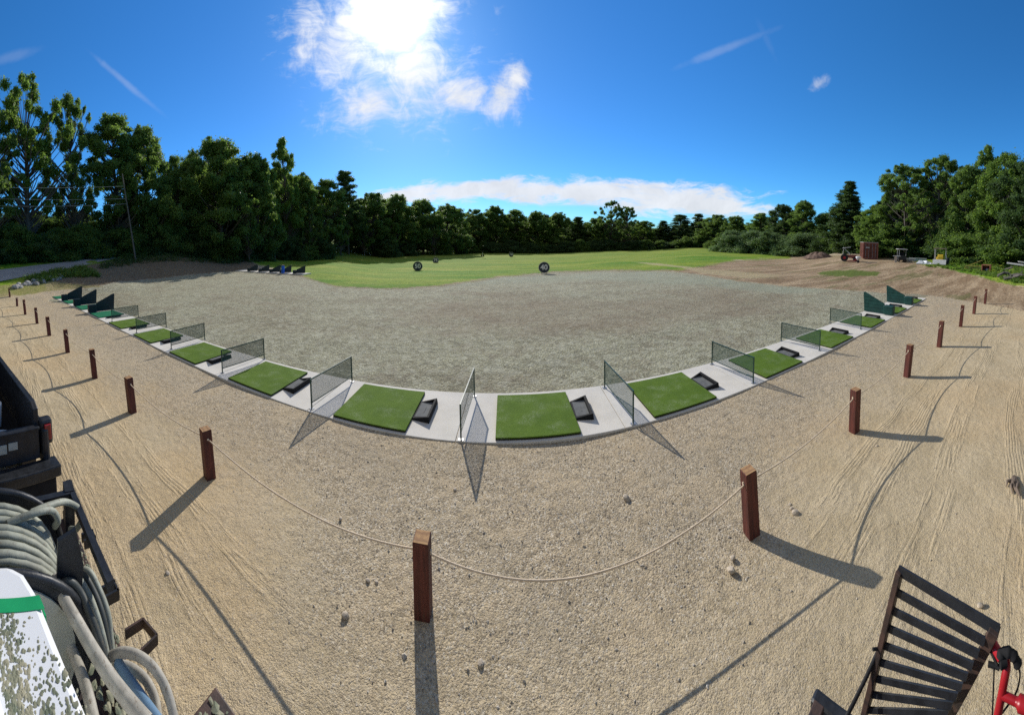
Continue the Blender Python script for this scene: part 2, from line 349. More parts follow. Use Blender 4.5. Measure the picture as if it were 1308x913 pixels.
    zs = zone('z_seed', .28, -.03, .12); col = t.mix(zs, col, seed)
    # bare dirt
    dirt = t.mix(t.step(t.noise(t.scalev(tc, (.35, 1.6, 1)), .5, 5, .65), .35, .65), (.27,.185,.11), (.50,.38,.245)); dirt = t.mix(t.mul(t.step(t.noise(tc, 3.5, 6, .8), .47, .6), .55), dirt, (.15,.105,.07))
    dirt = t.mix(t.mul(t.step(t.noise(t.scalev(tc, (.3, 1.2, 1)), .35, 3, .6), .55, .63), .55), dirt, (.13,.15,.05))
    zd = zone('z_dirt', 1.1, -.2, .2); col = t.mix(zd, col, dirt)
    grass = t.mix(t.step(t.noise(t.scalev(tc, (.35, 1.2, 1)), .12, 5, .62), .36, .64), (.095,.25,.006), (.29,.36,.035)); grass = t.mix(t.mul(t.step(t.noise(tc, 2.2, 6, .8), .42, .60), .55), grass, (.045,.12,.006)); grass = t.mix(t.mul(t.step(t.noise(t.scalev(tc, (.15, 1.5, 1)), .3, 4, .6), .6, .7), .4), grass, (.30,.29,.11))
    grass = t.mix(t.mul(t.step(t.noise(t.scalev(tc, (.12, .35, 1)), 1, 6, .78), .46, .60), .55), grass, (.34,.36,.07)); grass = t.mix(t.mul(t.step(t.noise(t.scalev(tc, (.12, .9, 1)), 1, 6, .75), .52, .62), .45), grass, (.055,.15,.012))
    far = t.step(sp.outputs[1], 40, 110); grass = t.mix(t.mul(far, .5), grass, (.27,.31,.055))
    zr = zone('z_grass', 1.0, -.75, .0); col = t.mix(t.mul(t.mul(zr, t.sub(1, t.attr('z_farmask'))), .6), col, (.21,.145,.075)); zg = zone('z_grass', 1.7, -.2, .3); col = t.mix(zg, col, grass)
    zp = zone('z_patch', 1.2, -.1, .3); col = t.mix(zp, col, (.13,.17,.04))
    zb = zone('z_bank', .9); bank = t.mix(t.step(n6, .35, .65), (.14,.10,.062), (.31,.245,.165)); col = t.mix(zb, col, bank)
    zdry = zone('z_dry', .9); col = t.mix(t.mul(zdry, .8), col, t.mix(t.step(n6, .4, .6), (.22,.22,.07), (.38,.30,.15)))
    zpa = zone('z_path', 1.3, -.3, .6); col = t.mix(t.mul(zpa, .75), col, (.44,.37,.22))
    t.put(b.inputs['Base Color'], col); b.inputs['Roughness'].default_value = .95; b.inputs['Specular IOR Level'].default_value = .12
    # relief: pebbles, clods, tyre treads
    wob = t.mul(t.sub(t.noise(tc, .35, 3, .5), .5), .5)
    yy = t.add(lane, wob)
    ridge = t.m('POWER', t.m('ABSOLUTE', t.m('SINE', t.mul(yy, 62))), .35); ridge2 = t.m('POWER', t.m('ABSOLUTE', t.m('SINE', t.add(t.mul(yy, 50), t.mul(sp.outputs[0], 1.2)))), .35)
    def band(c, w): return t.sub(1, t.step(t.m('ABSOLUTE', t.sub(yy, c)), w*.6, w))
    tracks = t.add(t.mul(band(-1.0, .22), ridge), t.add(t.mul(band(-1.75, .26), ridge2), t.add(t.mul(band(-2.9, .3), ridge), t.mul(band(-.45, .14), ridge))))
    tracks = t.mul(t.mul(tracks, t.mul(t.step(t.noise(t.scalev(tc, (.5, 2.5, 1)), 1.1, 4, .65), .44, .56), t.sub(1, mid_x))), t.sub(1, t.m('MAXIMUM', zs, zd)))
    peb = t.sub(.5, v1.outputs['Distance']); peb2 = t.sub(.5, v2.outputs['Distance']); cl3 = t.sub(.5, v3.outputs['Distance'])
    h = t.add(t.mul(n6, .032), t.mul(fine, .012)); h = t.add(h, t.mul(mid, .06)); h = t.add(h, t.mul(t.mul(t.step(t.noise(tc, 5, 6, .75), .53, .60), cover), .012))
    h = t.add(h, t.mul(t.mul(peb, t.m('MAXIMUM', cover, zs)), .014)); h = t.add(h, t.mul(peb2, .005))
    h = t.add(h, t.mul(t.mul(cl3, zs), .03)); h = t.add(h, t.mul(tracks, .014)); h = t.add(h, t.mul(t.mul(t.noise(tc, 3, 5, .7), t.m('MAXIMUM', zd, zb)), .12))
    bn = t.node('ShaderNodeBump'); bn.inputs['Distance'].default_value = 1; bn.inputs['Strength'].default_value = .75; t.put(bn.inputs['Height'], h); t.l.new(bn.outputs[0], b.inputs['Normal'])
    me.materials.append(m)
build_ground()
# asphalt road beyond the left bank
def strip_on_ground(name, near, far_, z, m, n=14):
    A = [G(*p) for p in near]; B = [G(*p) for p in far_]; mb = MB(); vs = []; fs = []
    for i in range(len(A)):
        for k in range(n+1):
            p = A[i].lerp(B[i], k/n); vs.append((p.x, p.y, gz(p.x, p.y)+z))
    for i in range(len(A)-1):
        for k in range(n): a = i*(n+1)+k; fs.append((a, a+1, a+n+2, a+n+1))
    mb.add(vs, fs, True); return tag(mb.build(name, m), None, None, kind='structure')
M['asphalt'] = mat('asphalt', (.34,.32,.30), .9, .12, 1.2, bump=.004)
strip_on_ground('road', [(-60,371),(-20,364),(0,360),(40,352),(80,345),(104,340),(130,334),(160,328.5),(190,324),(232,320)], [(-60,352),(-20,347),(0,345),(40,340),(80,335.5),(104,332),(130,328.5),(160,324.5),(190,321),(232,318)], .06, M['asphalt'])
# ------------------------------------------------------------------ concrete pad
PZ = .03
nearpx = [(330,498.5),(405.7,529),(515.4,555.5),(582,567),(658,570.5),(713.5,566),(815.7,548.5),(964.4,492),(1059.8,443),(1137.6,405.5),(1187,379.5),(72,382),(120,405),(200,442),(250,465)]
nq = [atz(*p, PZ) for p in nearpx]; cf = np.polyfit([p.x for p in nq], [p.y for p in nq], 3)
fy = lambda x: float(np.polyval(cf, x))
PADW = 1.72
netpx = [((145.9,413),(183.5,401.7)),((178.4,426),(220,414.6)),((223.6,444.9),(269,432)),((290.8,474),(339.4,458.2)),((400.6,520),(448.6,489)),((590,559),(604.5,512)),((808,541),(774,498)),((958.3,487),(911.8,467)),((1041.5,446),(994.5,434.6)),((1095.8,420),(1052.5,410.6))]
net_x = []
for a, c in netpx:
    A, Bk = atz(*a, PZ), atz(*c, PZ); net_x.append((A.x+Bk.x)/2-.0)
spl = np.mean(np.diff(net_x)); 
left_x = [net_x[0]-2.93*k for k in (3, 2, 1)]; right_x = [net_x[-1]+3.05*k for k in (1, 2)]
def build_pad():
    edges = [left_x[0]-2.5]+left_x+net_x+right_x+[right_x[-1]+2.7]
    edges = [edges[0]]+[e-.12 for e in edges[1:-1]]+[edges[-1]]
    mb = MB(); g = .006
    for a, c in zip(edges, edges[1:]):
        a2, c2 = a+g, c-g; n = 5; xs = [a2+(c2-a2)*i/n for i in range(n+1)]
        top = [(x, fy(x), PZ) for x in xs]+[(x, fy(x)+PADW, PZ) for x in reversed(xs)]; mb.prism(top, (0, 0, -.16), (0, 0, 0))
    o = mb.build('pavement', M['concrete'], bevel=.008); return tag(o, None, None, kind='structure')
build_pad()
# ------------------------------------------------------------------ bay divider nets
def net_panel(w, z0, z1):
    me = bpy.data.meshes.new('net'); me.from_pydata([(0,0,z0),(0,w,z0),(0,w,z1),(0,0,z1)], [], [(0,1,2,3)]); uv = me.uv_layers.new(name='UVMap')
    for i, (u, v) in enumerate(((0,z0),(w,z0),(w,z1),(0,z1))): uv.data[i].uv = (u, v)
    me.materials.append(M['net']); o = bpy.data.objects.new('net', me); COL.objects.link(o); return o
NH = .645; NL = 1.52
def make_divider():
    t = thing('bay_divider', (0,0,0), '-', 'divider', 'net dividers between the hitting bays')
    for y in (0, NL):
        mb = MB(); mb.box((0, y, NH/2), (.024, .024, NH)); mb.build('post', M['frame_green'], t)
        mb = MB(); mb.box((0, y, .006), (.09, .07, .012)); mb.build('foot_plate', M['galv'], t)
    mb = MB(); mb.box((0, NL/2, NH-.011), (.02, NL-.026, .02)); mb.build('top_bar', M['frame_green'], t)
    mb = MB(); mb.box((0, NL/2, .135), (.016, NL-.026, .016)); mb.build('bottom_bar', M['frame_green'], t)
    n = net_panel(NL-.026, .145, NH-.02); n.parent = t; n.location = (0, .013, 0)
    return t
div_labels = ['net divider nearest the dark left wedge panels, smallest of the left nets','second smallest net divider in the left row, two bays right of the dark wedge panels','third net divider right of the dark wedge panels on the left','net divider with mats both sides, next left of the large slanting one','large slanting net divider on the left, just right of a mat with black tray','net divider seen almost edge on at the front centre of the pad','large net divider right of centre, its dark shadow pointing to lower right','net divider beside the mat with tray, next after the large one right of centre','second net divider from the green wedge panels on the right','smallest right hand net divider, just before the first green wedge panel']
d0 = make_divider()
for i, (a, c) in enumerate(netpx):
    A, Bk = atz(*a, PZ), atz(*c, PZ); an = math.atan2(Bk.x-A.x, Bk.y-A.y); mid_ = (A+Bk)/2
    an = max(-.09, min(.09, an)); A = mid_-Vector((math.sin(an), math.cos(an), 0))*NL/2
    yf = fy(A.x)+.10; A.y = .5*A.y+.5*yf
    o = d0 if i == 0 else dup(d0, A)
    o.location = (A.x, A.y, PZ); o.rotation_euler = (0, 0, -an); o['label'] = div_labels[i]
# ------------------------------------------------------------------ solid wedge panels
def make_wedge(m, name='bay_screen', s=1.0):
    t = thing(name, (0,0,0), '-', 'bay panel', 'solid wedge panels between hitting bays')
    th = .05; mb = MB(); poly = [(0,.52,.02),(0,1.62,.02),(0,1.70,.98),(0,1.62,1.0),(0,.52,.52)]
    mb.prism(poly, (-th/2,0,0), (th/2,0,0))
    mb.build('panel', m, t, bevel=.01)
    mb = MB()
    for k in range(5):
        z = .10+k*.17; y1 = .54; y2 = 1.63
        if z > .52: y1 = .52+(z-.52)/.48*1.1+.03
        for sx in (-1, 1): mb.box((sx*(th/2+.006), (y1+y2)/2, z), (.014, y2-y1, .03))
    mb.build('rib', m, t)
    mb = MB(); mb.box((0,.27,.24), (.30,.50,.44)); mb.build('front_box', m, t, bevel=.03)
    mb = MB()
    for z in (.12,.24,.36): mb.box((0,.27,z), (.315,.515,.022))
    mb.build('band', m, t)
    return t
wl = make_wedge(M['navy_green']); 
llab = ['leftmost dark wedge panel at the left end of the pad','middle of the three dark wedge panels at the left end of the pad','dark wedge panel beside the first net divider on the left']
for i, x in enumerate(left_x):
    o = wl if i == 0 else dup(wl, (0,0,0)); o.location = (x, fy(x)+.08, PZ); o['label'] = llab[i]
wr = make_wedge(M['dark_green'])
for i, x in enumerate(right_x):
    o = wr if i == 0 else dup(wr, (0,0,0)); o.location = (x, fy(x)+.08, PZ); o['label'] = ['green ribbed wedge panel next to the last net on the right','green ribbed wedge panel farthest right, near the end of the pad'][i]
# ------------------------------------------------------------------ mats and trays
def make_mat(turf, name='hitting_mat'):
    t = thing(name, (0,0,0), '-', 'hitting mat', 'turf hitting mats on the concrete pad')
    mb = MB(); mb.box((0,0,.012), (1.5,1.48,.024)); mb.build('rubber_base', M['black_plastic'], t)
    mb = MB(); mb.box((0,0,.036), (1.5,1.48,.024)); mb.build('turf', turf, t, bevel=.006); return t
def make_tray():
    t = thing('ball_tray', (0,0,0), '-', 'ball tray', 'black ball trays beside the mats')
    w, l, h = .34, .74, .085; mb = MB(); e = .05
    out = [(-w/2,-l/2+.05),(w/2,-l/2),(w/2,l/2),(-w/2,l/2-.05)]; inn = [(-w/2+.03,-l/2+e+.06),(w/2-e,-l/2+e),(w/2-e,l/2-e),(-w/2+.03,l/2-e-.06)]
    hh = lambda x: .03+(x+w/2)/w*h
    vs = [(x*1.06,y*1.05,0) for x,y in out]+[(x,y,hh(x)) for x,y in out]+[(x,y,hh(x)) for x,y in inn]+[(x,y,.03) for x,y in inn]
    fs = []
    for i in range(4):
        j = (i+1) % 4
        fs += [(i,j,4+j,4+i),(4+i,4+j,8+j,8+i),(8+i,8+j,12+j,12+i)]
    mb.add(vs, fs+[(0,1,2,3)]); mb.build('rim', M['black_plastic'], t, bevel=.008)
    mb = MB(); mb.prism([(x,y,.036) for x,y in inn], (0,0,-.003), (0,0,.003)); mb.box((0,0,.042), (.012,.2,.006)); mb.build('tray_floor', M['grey_tray'], t); return t
allx = left_x+net_x+right_x+[right_x[-1]+2.9]
starts = [left_x[0]-2.93]+left_x+net_x+right_x
mat_names = ['leftmost turf mat at the far left end of the pad','green mat between the two leftmost dark wedge panels','green mat between the second and third dark wedge panels','bluish green mat between the last dark wedge panel and the first net','green mat in the second net bay on the left','green mat in the third net bay on the left','green mat with worn centre in the fourth net bay on the left','bright green mat left of the large slanting net','large mat with pale scuffs, left of the edge-on centre net','large square mat right of the edge-on centre net','mat right of the big net whose shadow points lower right','mat between the second and third nets right of centre','mat between the third and fourth nets right of centre','mat between the last right net and first green wedge panel','mat between the two green wedge panels on the right','rightmost turf mat at the right end of the pad']
m0 = make_mat(M['turf']); m1 = make_mat(M['turf_old']); tr0 = make_tray(); um = [0, 0, 0]
for i, xs in enumerate(starts):
    xe = allx[i]; old = i < 4; off = (1.05,1.05,1.05,1.05,1.03,1.04,1.06,1.08,1.21,1.30,1.24,1.22,1.22,1.12,1.1,1.1)[i]
    mx = xs+off; a = math.atan((fy(mx+.5)-fy(mx-.5))); p = (mx, fy(mx)+.80, PZ)
    k = 1 if old else 0; base = (m0, m1)[k]
    o = base if not um[k] else dup(base, p); um[k] = 1; o.location = p; o.rotation_euler = (0, 0, a); o['label'] = mat_names[i]
    if i in (0, 1, 2): continue
    tx = mx+.93; q = (tx, fy(tx)+.82, PZ)
    o = tr0 if not um[2] else dup(tr0, q); um[2] = 1; o.location = q; o.rotation_euler = (0, 0, a+rnd.uniform(-.05, .05))
    o['label'] = 'black ball tray right of the '+mat_names[i].replace('large square mat', 'big mat').replace('bright green mat', 'mat')
    w = o['label'].split()
    if len(w) > 16: o['label'] = ' '.join(w[:16])
# ------------------------------------------------------------------ posts and rope
def make_post(h, top_m, s=.15):
    t = thing('fence_post', (0,0,0), '-', 'post', 'stained wooden posts along the rope line')
    mb = MB(); hs = s/2; z0, z1 = -.15, h
    mb.add([(x*hs, y*hs, z) for z in (z0, z1) for x, y in ((-1,-1),(1,-1),(1,1),(-1,1))], [(0,1,2,3),(0,1,5,4),(1,2,6,5),(2,3,7,6),(3,0,4,7),(4,5,6,7)])
    mb.build('shaft', M['post'], t, bevel=.006)
    mb = MB(); e = hs-.007; mb.prism([(-e,-e,h+.001),(e,-e,h+.001),(e,e,h+.001),(-e,e,h+.001)], (0,0,0), (0,0,.004)); mb.build('cut_top', top_m, t)
    mb = MB(); mb.tube([(-hs-.012,0,h-.13),(hs+.012,0,h-.13)], .016, 8); mb.build('rope_hole', M['rope'], t); return t
p0 = make_post(.79, M['cut']); rope_pts = []
plab = ['farthest left dark post at the end of the rope line','short light brown leaning post beside the farthest left post','dark post third from the left end of the rope line','dark post fourth from the left end of the rope line','dark post fifth from the left end, left of the wedge panels','dark post sixth from the left end of the rope line','dark post above the black vehicle, third before the tan-topped one','dark post straight above the coiled hose, second before centre','dark post with tan sawn top, lower left of centre','large centre post nearest the camera with pale sawn top','reddish post right of centre with rope end at its side','reddish post near the shadow line, second right of centre','red-brown post third right of the large centre post','red-brown post fourth right of the large centre post','red-brown post third from the right end','red-brown post second from the right end','farthest right red-brown post by the dirt track']
for i, (tp, bp) in enumerate(postpx):
    b = atz(*bp, 0); top = atr(*tp, math.hypot(b.x, b.y)); h = max(.6, min(.95, top.z)); 
    if i == 1: h = .62
    o = p0 if i == 0 else dup(p0, b); o.location = (b.x, b.y, 0); o['label'] = plab[i]
    ax = top-Vector((b.x, b.y, 0)); sc = h/.79
    line = 0.0 if i == 0 else math.atan2(b.y-posts_w[i-1].y, b.x-posts_w[i-1].x)
    lx, ly = max(-.09, min(.09, (ax.x)/h)), max(-.05, min(.05, ax.y/h)); 
    if i == 1: lx = -.28
    o.rotation_euler = Matrix(((1,0,lx),(0,1,ly),(0,0,1))).to_euler() if False else (-ly, lx, rnd.uniform(-.25, .12)+.1*line); o.scale = (1, 1, sc)
    rope_pts.append(Vector((b.x, b.y, 0))+Vector((lx, ly, 1))*(h-.13*sc))
def rope():
    pts = []; q = rope_pts[:1]+rope_pts[2:]
    for a, c in zip(q, q[1:]):
        n = 18; L = (c-a).length; sag = .10 if L < 3.2 else .14
        if a.x > -1.5 and a.x < 0: sag = .22
        for k in range(n): u = k/n; p = a.lerp(c, u); p.z -= sag*4*u*(1-u); p.y += rnd.uniform(-.002, .002); pts.append(p)
    pts.append(q[-1]); mb = MB(); mb.tube(pts, .009, 6); o = mb.build('rope', M['rope']); tag(o, 'pale tan rope sagging through the line of wooden posts', 'rope')
rope()
# ------------------------------------------------------------------ target discs
def text_mesh(s, size, m, parent, name='numeral'):
    cu = bpy.data.curves.new('numerals', 'FONT'); cu.body = s; cu.size = size; cu.align_x = 'CENTER'; cu.align_y = 'CENTER'; cu.extrude = .012; cu.offset = size*.028
    o = bpy.data.objects.new('tmp', cu); COL.objects.link(o); bpy.context.view_layer.update(); me = bpy.data.meshes.new_from_object(o); bpy.data.objects.remove(o)
    me.materials.append(m); q = bpy.data.objects.new(name, me); COL.objects.link(q); q.parent = parent; return q
def target(px, cy, d_px, r, txt, label):
    base = atr(px, cy, r); x, y = base.x, base.y; rad = d_px/2*r/F; z = base.z; g = gz(x, y)
    t = thing('distance_sign', (x, y, g), label, 'distance sign', 'round distance signs on the range', rz=-math.atan2(x, y))
    c = (0, 0, z-g); mb = MB(); mb.disc(c, (0,1,0), rad, .1); mb.build('disc', M['sign_dark'], t)
    mb = MB(); n = 40; mb.tube([(math.cos(2*math.pi*k/n)*rad, -.05, z-g+math.sin(2*math.pi*k/n)*rad) for k in range(n)], .028, 6, closed=True); mb.build('rim', M['grey_paint'], t)
    q = text_mesh(txt, rad*1.30 if len(txt) < 3 else rad*.95, M['white_paint'], t); q.rotation_euler = (R(90), 0, 0); q.location = (0, -.066, z-g)
    for sx in (-1, 1): mb = MB(); mb.bar((sx*rad*.5, .09, 0), (sx*rad*.5, .09, z-g), .05, .05); mb.build('leg', M['black_metal'], t)
target(695, 341.5, 14, 35.2, '40', 'black disc with white 40, nearest sign at the gravel edge')
target(533.5, 340, 12, 46, '50', 'black disc with white 50 standing on bright grass at left')
target(556.5, 332.5, 7.5, 68, '75', 'small black disc reading 75 behind the 50 sign')
target(653, 325, 5.8, 91, '100', 'tiny far black disc reading 100, left of the 40 sign')
def marker(px, py, r):
    b = atr(px, py, r); g = gz(b.x, b.y); t = thing('tee_marker', (b.x, b.y, g), 'small black and white marker stand on the far grass', 'marker')
    mb = MB(); mb.box((0,0,.95), (.07,.07,1.9)); mb.build('pole', M['white_paint'], t)
    mb = MB(); mb.disc((0,-.02,1.75), (0,1,0), .24, .08); mb.build('top_disc', M['black_plastic'], t)
    for x in (-.26,.26):
        mb = MB(); mb.box((x,-.02,.72), (.34,.1,.5)); mb.build('side_plate', M['black_plastic'], t)
marker(616.5, 328, 85)
# ------------------------------------------------------------------ far tee line at the left of the grass
def far_tees():
    A, Bq = G(300, 346.5), G(386, 351.5); d = (Bq-A); L = d.length; d.normalize(); n = Vector((-d.y, d.x, 0)); an = math.atan2(d.y, d.x)
    mb = MB(); N = 10
    for k in range(N):
        a, c = A+d*L*(k+.02)/N, A+d*L*(k+.98)/N; mb.prism([(p.x, p.y, gz(p.x, p.y)+.10) for p in (a, c, c+n*1.5, a+n*1.5)], (0,0,-.2), (0,0,0))
    tag(mb.build('path', M['concrete']), None, None, kind='structure')
    labs = ['leftmost of the small dark panels on the far tee line','second small dark panel from the left on the far tee line','third small dark panel, left of the blue bag','dark panel directly beside the blue bag','rightmost small dark panel on the far tee line']
    for i, px in enumerate((316, 330, 344, 357, 374)):
        p = G(px, 345.5+(px-300)*5/86+.8); o = dup(wl, (p.x, p.y, gz(p.x, p.y)+.10), -.95, labs[i], scale=(1,.85,.85), group='small dark panels on the far tee line')
    p = G(361.5, 350); p.z = gz(p.x, p.y)+.1
    t = thing('golf_bag', p, 'bright blue bag standing on the far tee line', 'bag')
    mb = MB(); mb.tube([(0,0,0),(0,0,.1),(.03,0,.55),(.06,0,.88)], [.17,.19,.2,.17], 12); mb.build('bag_body', M['blue'], t)
    mb = MB(); mb.tube([(.06,0,.88),(.07,0,.93)], [.18,.17], 12); mb.build('collar', M['black_plastic'], t)
    mb = MB(); mb.box((.12,-.16,.4), (.22,.1,.4)); mb.build('pocket', M['blue'], t, bevel=.03)
far_tees()
#@@PART2@@
# ------------------------------------------------------------------ trees
def leaf_mat(name, c1, c2, trans, tr_amt=.34):
    m, t, b = newmat(name); v = t.attr('leafvar'); oi = t.node('ShaderNodeObjectInfo').outputs['Random']
    c = t.mix(v, c1, c2); c = t.mix(t.mul(oi, .55), c, tuple(x*.62 for x in c1)); t.put(b.inputs['Base Color'], c)
    b.inputs['Roughness'].default_value = .55; b.inputs['Specular IOR Level'].default_value = .3
    tl = t.node('ShaderNodeBsdfTranslucent'); t.put(tl.inputs['Color'], t.mix(v, trans, tuple(x*1.35 for x in trans)))
    mx = t.node('ShaderNodeMixShader'); mx.inputs[0].default_value = tr_amt; t.l.new(b.outputs[0], mx.inputs[1]); t.l.new(tl.outputs[0], mx.inputs[2])
    t.l.new(mx.outputs[0], m.node_tree.nodes['Material Output'].inputs[0]); return m
M['leaf'] = leaf_mat('leaf', (.065,.13,.028), (.16,.235,.065), (.22,.34,.06), .5)
M['leaf_light'] = leaf_mat('leaf_light', (.09,.17,.028), (.20,.29,.065), (.24,.37,.06), .5)
M['leaf_dark'] = leaf_mat('leaf_dark', (.040,.085,.026), (.095,.15,.05), (.12,.20,.045), .42)
M['leaf_grey'] = leaf_mat('leaf_grey', (.12,.20,.075), (.22,.30,.14), (.18,.28,.08), .36)
M['bark'] = mat('bark', (.10,.085,.07), .9, .3, 3, bump=.01, bscale=8)
def foliage(name, cs, rs, per, leaf, mat_, flat=.75, seed=0, up=.25):
    g = np.random.default_rng(seed); cs = np.asarray(cs); rs = np.asarray(rs)
    n = np.maximum(6, (per*(rs/rs.mean())**2).astype(int)); ids = np.repeat(np.arange(len(cs)), n); N = len(ids)
    d = g.normal(size=(N, 3)); d /= np.linalg.norm(d, axis=1)[:, None]; rad = rs[ids]*(g.random(N)**.45)*(1+.25*g.normal(size=N))
    p = cs[ids]+d*rad[:, None]*[1, 1, flat]
    nn = d*.5+g.normal(size=(N, 3))*.6+[0, 0, up]; nn /= np.linalg.norm(nn, axis=1)[:, None]
    a = np.cross(nn, g.normal(size=(N, 3))); a /= np.linalg.norm(a, axis=1)[:, None]; bb = np.cross(nn, a)
    L = leaf*(.6+.8*g.random(N))[:, None]; V = np.stack([p-a*L, p+bb*L*.55-nn*L*.15, p+a*L, p-bb*L*.55-nn*L*.15], 1).reshape(-1, 3)
    me = bpy.data.meshes.new(name); me.vertices.add(4*N); me.vertices.foreach_set('co', V.ravel()); me.loops.add(4*N); me.loops.foreach_set('vertex_index', np.arange(4*N))
    me.polygons.add(N); me.polygons.foreach_set('loop_start', np.arange(N)*4); me.update(calc_edges=True)
    var = np.clip(.72*g.random(len(cs))[ids]**1.3+.28*g.random(N), 0, 1); at = me.attributes.new('leafvar', 'FLOAT', 'POINT'); at.data.foreach_set('value', np.repeat(var, 4).astype(np.float32))
    me.materials.append(mat_); return me
def proto(kind, seed):
    q = random.Random(seed*31+5); g = np.random.default_rng(seed); cs, rs = [], []; mb = MB(); mt = M['leaf']
    bend = [(q.uniform(-.02,.02), q.uniform(-.02,.02)) for _ in range(6)]
    def axis(z): k = z*5; i = min(4, int(k)); u = k-i; return Vector((bend[i][0]*(1-u)+bend[i+1][0]*u, bend[i][1]*(1-u)+bend[i+1][1]*u, z))
    P = dict(broad=(.10,.35,190,.056,270,.0085,.62), slim=(.22,.23,110,.044,230,.0082,.8), open=(.26,.40,110,.040,250,.0080,.66), pine=(.2,.24,0,0,0,.0085,.92), conic=(.04,.27,0,0,0,.009,.95), bush=(.05,.55,80,.17,330,.020,.5), sapl=(.2,.25,40,.07,150,.014,.75))[kind]
    z0, Rm, nc, cr, per, leaf, th = P
    if kind in ('broad', 'slim', 'open', 'bush', 'sapl'):
        k1, k2 = q.uniform(0, 6.3), q.uniform(0, 6.3); lobes = [(q.uniform(0, 6.28), q.uniform(.3, .95), q.uniform(.75, 1.15)) for _ in range(7)]
        tries = 0
        while len(cs) < nc and tries < 9000:
            tries += 1
            u = q.random(); z = z0+(1-z0-cr*.5)*u; a = q.uniform(0, 6.283)
            prof = math.sin(math.pi*min(1, max(0, (u*.86+.12)))**(.8))**.62 if kind != 'bush' else math.sqrt(max(0, 1-u**2.2))
            env = Rm*prof*(1+.20*math.sin(a*2+k1+u*6)+.17*math.sin(a*3+k2-u*9))
            rr = env*(q.random()**.38)
            c = axis(z)+Vector((rr*math.cos(a), rr*math.sin(a), 0))
            if min([(c-x).length for x in cs] or [9]) < cr*(.62 if kind != 'open' else .95): continue
            cs.append(c); rs.append(cr*q.uniform(.45, 1.25))
        for _ in range(int(nc*.5)):
            c0 = q.choice(cs[:nc]); d_ = Vector((c0.x, c0.y, (c0.z-.5)*.8)); d_ = d_.normalized() if d_.length > .01 else Vector((0,0,1)); cs.append(c0+d_*cr*q.uniform(.3, .95)+Vector((q.uniform(-1,1), q.uniform(-1,1), q.uniform(-.4,.5)))*cr*.4); rs.append(cr*q.uniform(.3, .55))
        tr = [(axis(z), .022*(1-z*.9)+.003) for z in np.linspace(0, th, 7)]
        if kind == 'bush': tr = [(Vector((0,0,z)), .02*(1-z)) for z in np.linspace(0, .6, 4)]
        mb.tube([a for a, b in tr], [b*(1.15 if kind == 'open' else .8) for a, b in tr], 7)
        for i, c in enumerate(cs):
            if kind in ('broad', 'bush') and i % 3: continue
            zb = max(.1, min(th, c.z-.5*math.hypot(c.x, c.y)-.05)); a = axis(zb) if kind != 'bush' else Vector((0,0,.05)); mid_ = a.lerp(c, .5)+Vector((0, 0, -.012 if kind != 'bush' else .02)); r0 = .0075*(1-zb*.6)
            mb.tube([a, mid_, c], [r0, r0*.6, .0015], 5, cap=False)
    elif kind == 'pine':
        mt = M['leaf_dark']; mb.tube([axis(z) for z in np.linspace(0, .97, 8)], [.016*(1-z*.85) for z in np.linspace(0, .97, 8)], 7)
        for z_ in np.arange(.26, .99, .04):
            for k in range(5):
                z = min(.98, z_+q.uniform(-.03,.03)); a = q.uniform(0, 6.28); L = Rm*(1.12-z)*1.25*q.uniform(.55, 1.15)+.02; 
                e = axis(z)+Vector((L*math.cos(a), L*math.sin(a), L*.28)); mb.tube([axis(z), e], [.004, .001], 4, cap=False)
                for f in (.55, .8, 1.): cs.append(axis(z).lerp(e, f)+Vector((0, 0, .008))); rs.append(.040*q.uniform(.7, 1.3))
        per = 110
    else:
        mt = M['leaf_dark']; mb.tube([axis(z) for z in np.linspace(0, .97, 6)], [.016*(1-z*.9) for z in np.linspace(0, .97, 6)], 6)
        for z_ in np.arange(.06, 1.0, .024):
            for k in range(6):
                z = min(.985, z_+q.uniform(-.03,.03)); a = q.uniform(0, 6.28); L = Rm*(1.03-z)**.8*q.uniform(.65, 1.12)+.01; e = axis(z)+Vector((L*math.cos(a), L*math.sin(a), L*.10))
                for f in (.45, .8, 1.): cs.append(axis(z).lerp(e, f)); rs.append(.042*q.uniform(.8, 1.3)*(1.2-z*.5))
        per = 60
    if kind == 'bush': mt = M['leaf_light'] if seed % 3 == 0 else (M['leaf_grey'] if seed % 3 == 1 else M['leaf'])
    if kind in ('slim', 'open') and seed % 2: mt = M['leaf_light']
    fm = foliage('crown', cs, rs, per, leaf, mt, flat=.8 if kind not in ('pine', 'conic') else .45, seed=seed)
    t = bpy.data.objects.new('tree', None); COL.objects.link(t)
    tro = mb.build('stem' if kind == 'bush' else 'trunk', M['bark'], t); co = bpy.data.objects.new('foliage' if kind == 'bush' else 'crown', fm); COL.objects.link(co); co.parent = t
    return dict(root=t, R=Rm, tr=tro.data, cr=fm, kind=kind)
PR = {}
for k, n in (('broad', 4), ('slim', 2), ('open', 3), ('pine', 2), ('conic', 2), ('bush', 6), ('sapl', 1)):
    PR[k] = [proto(k, i+len(k)*3) for i in range(n)]
LIGHT = {}
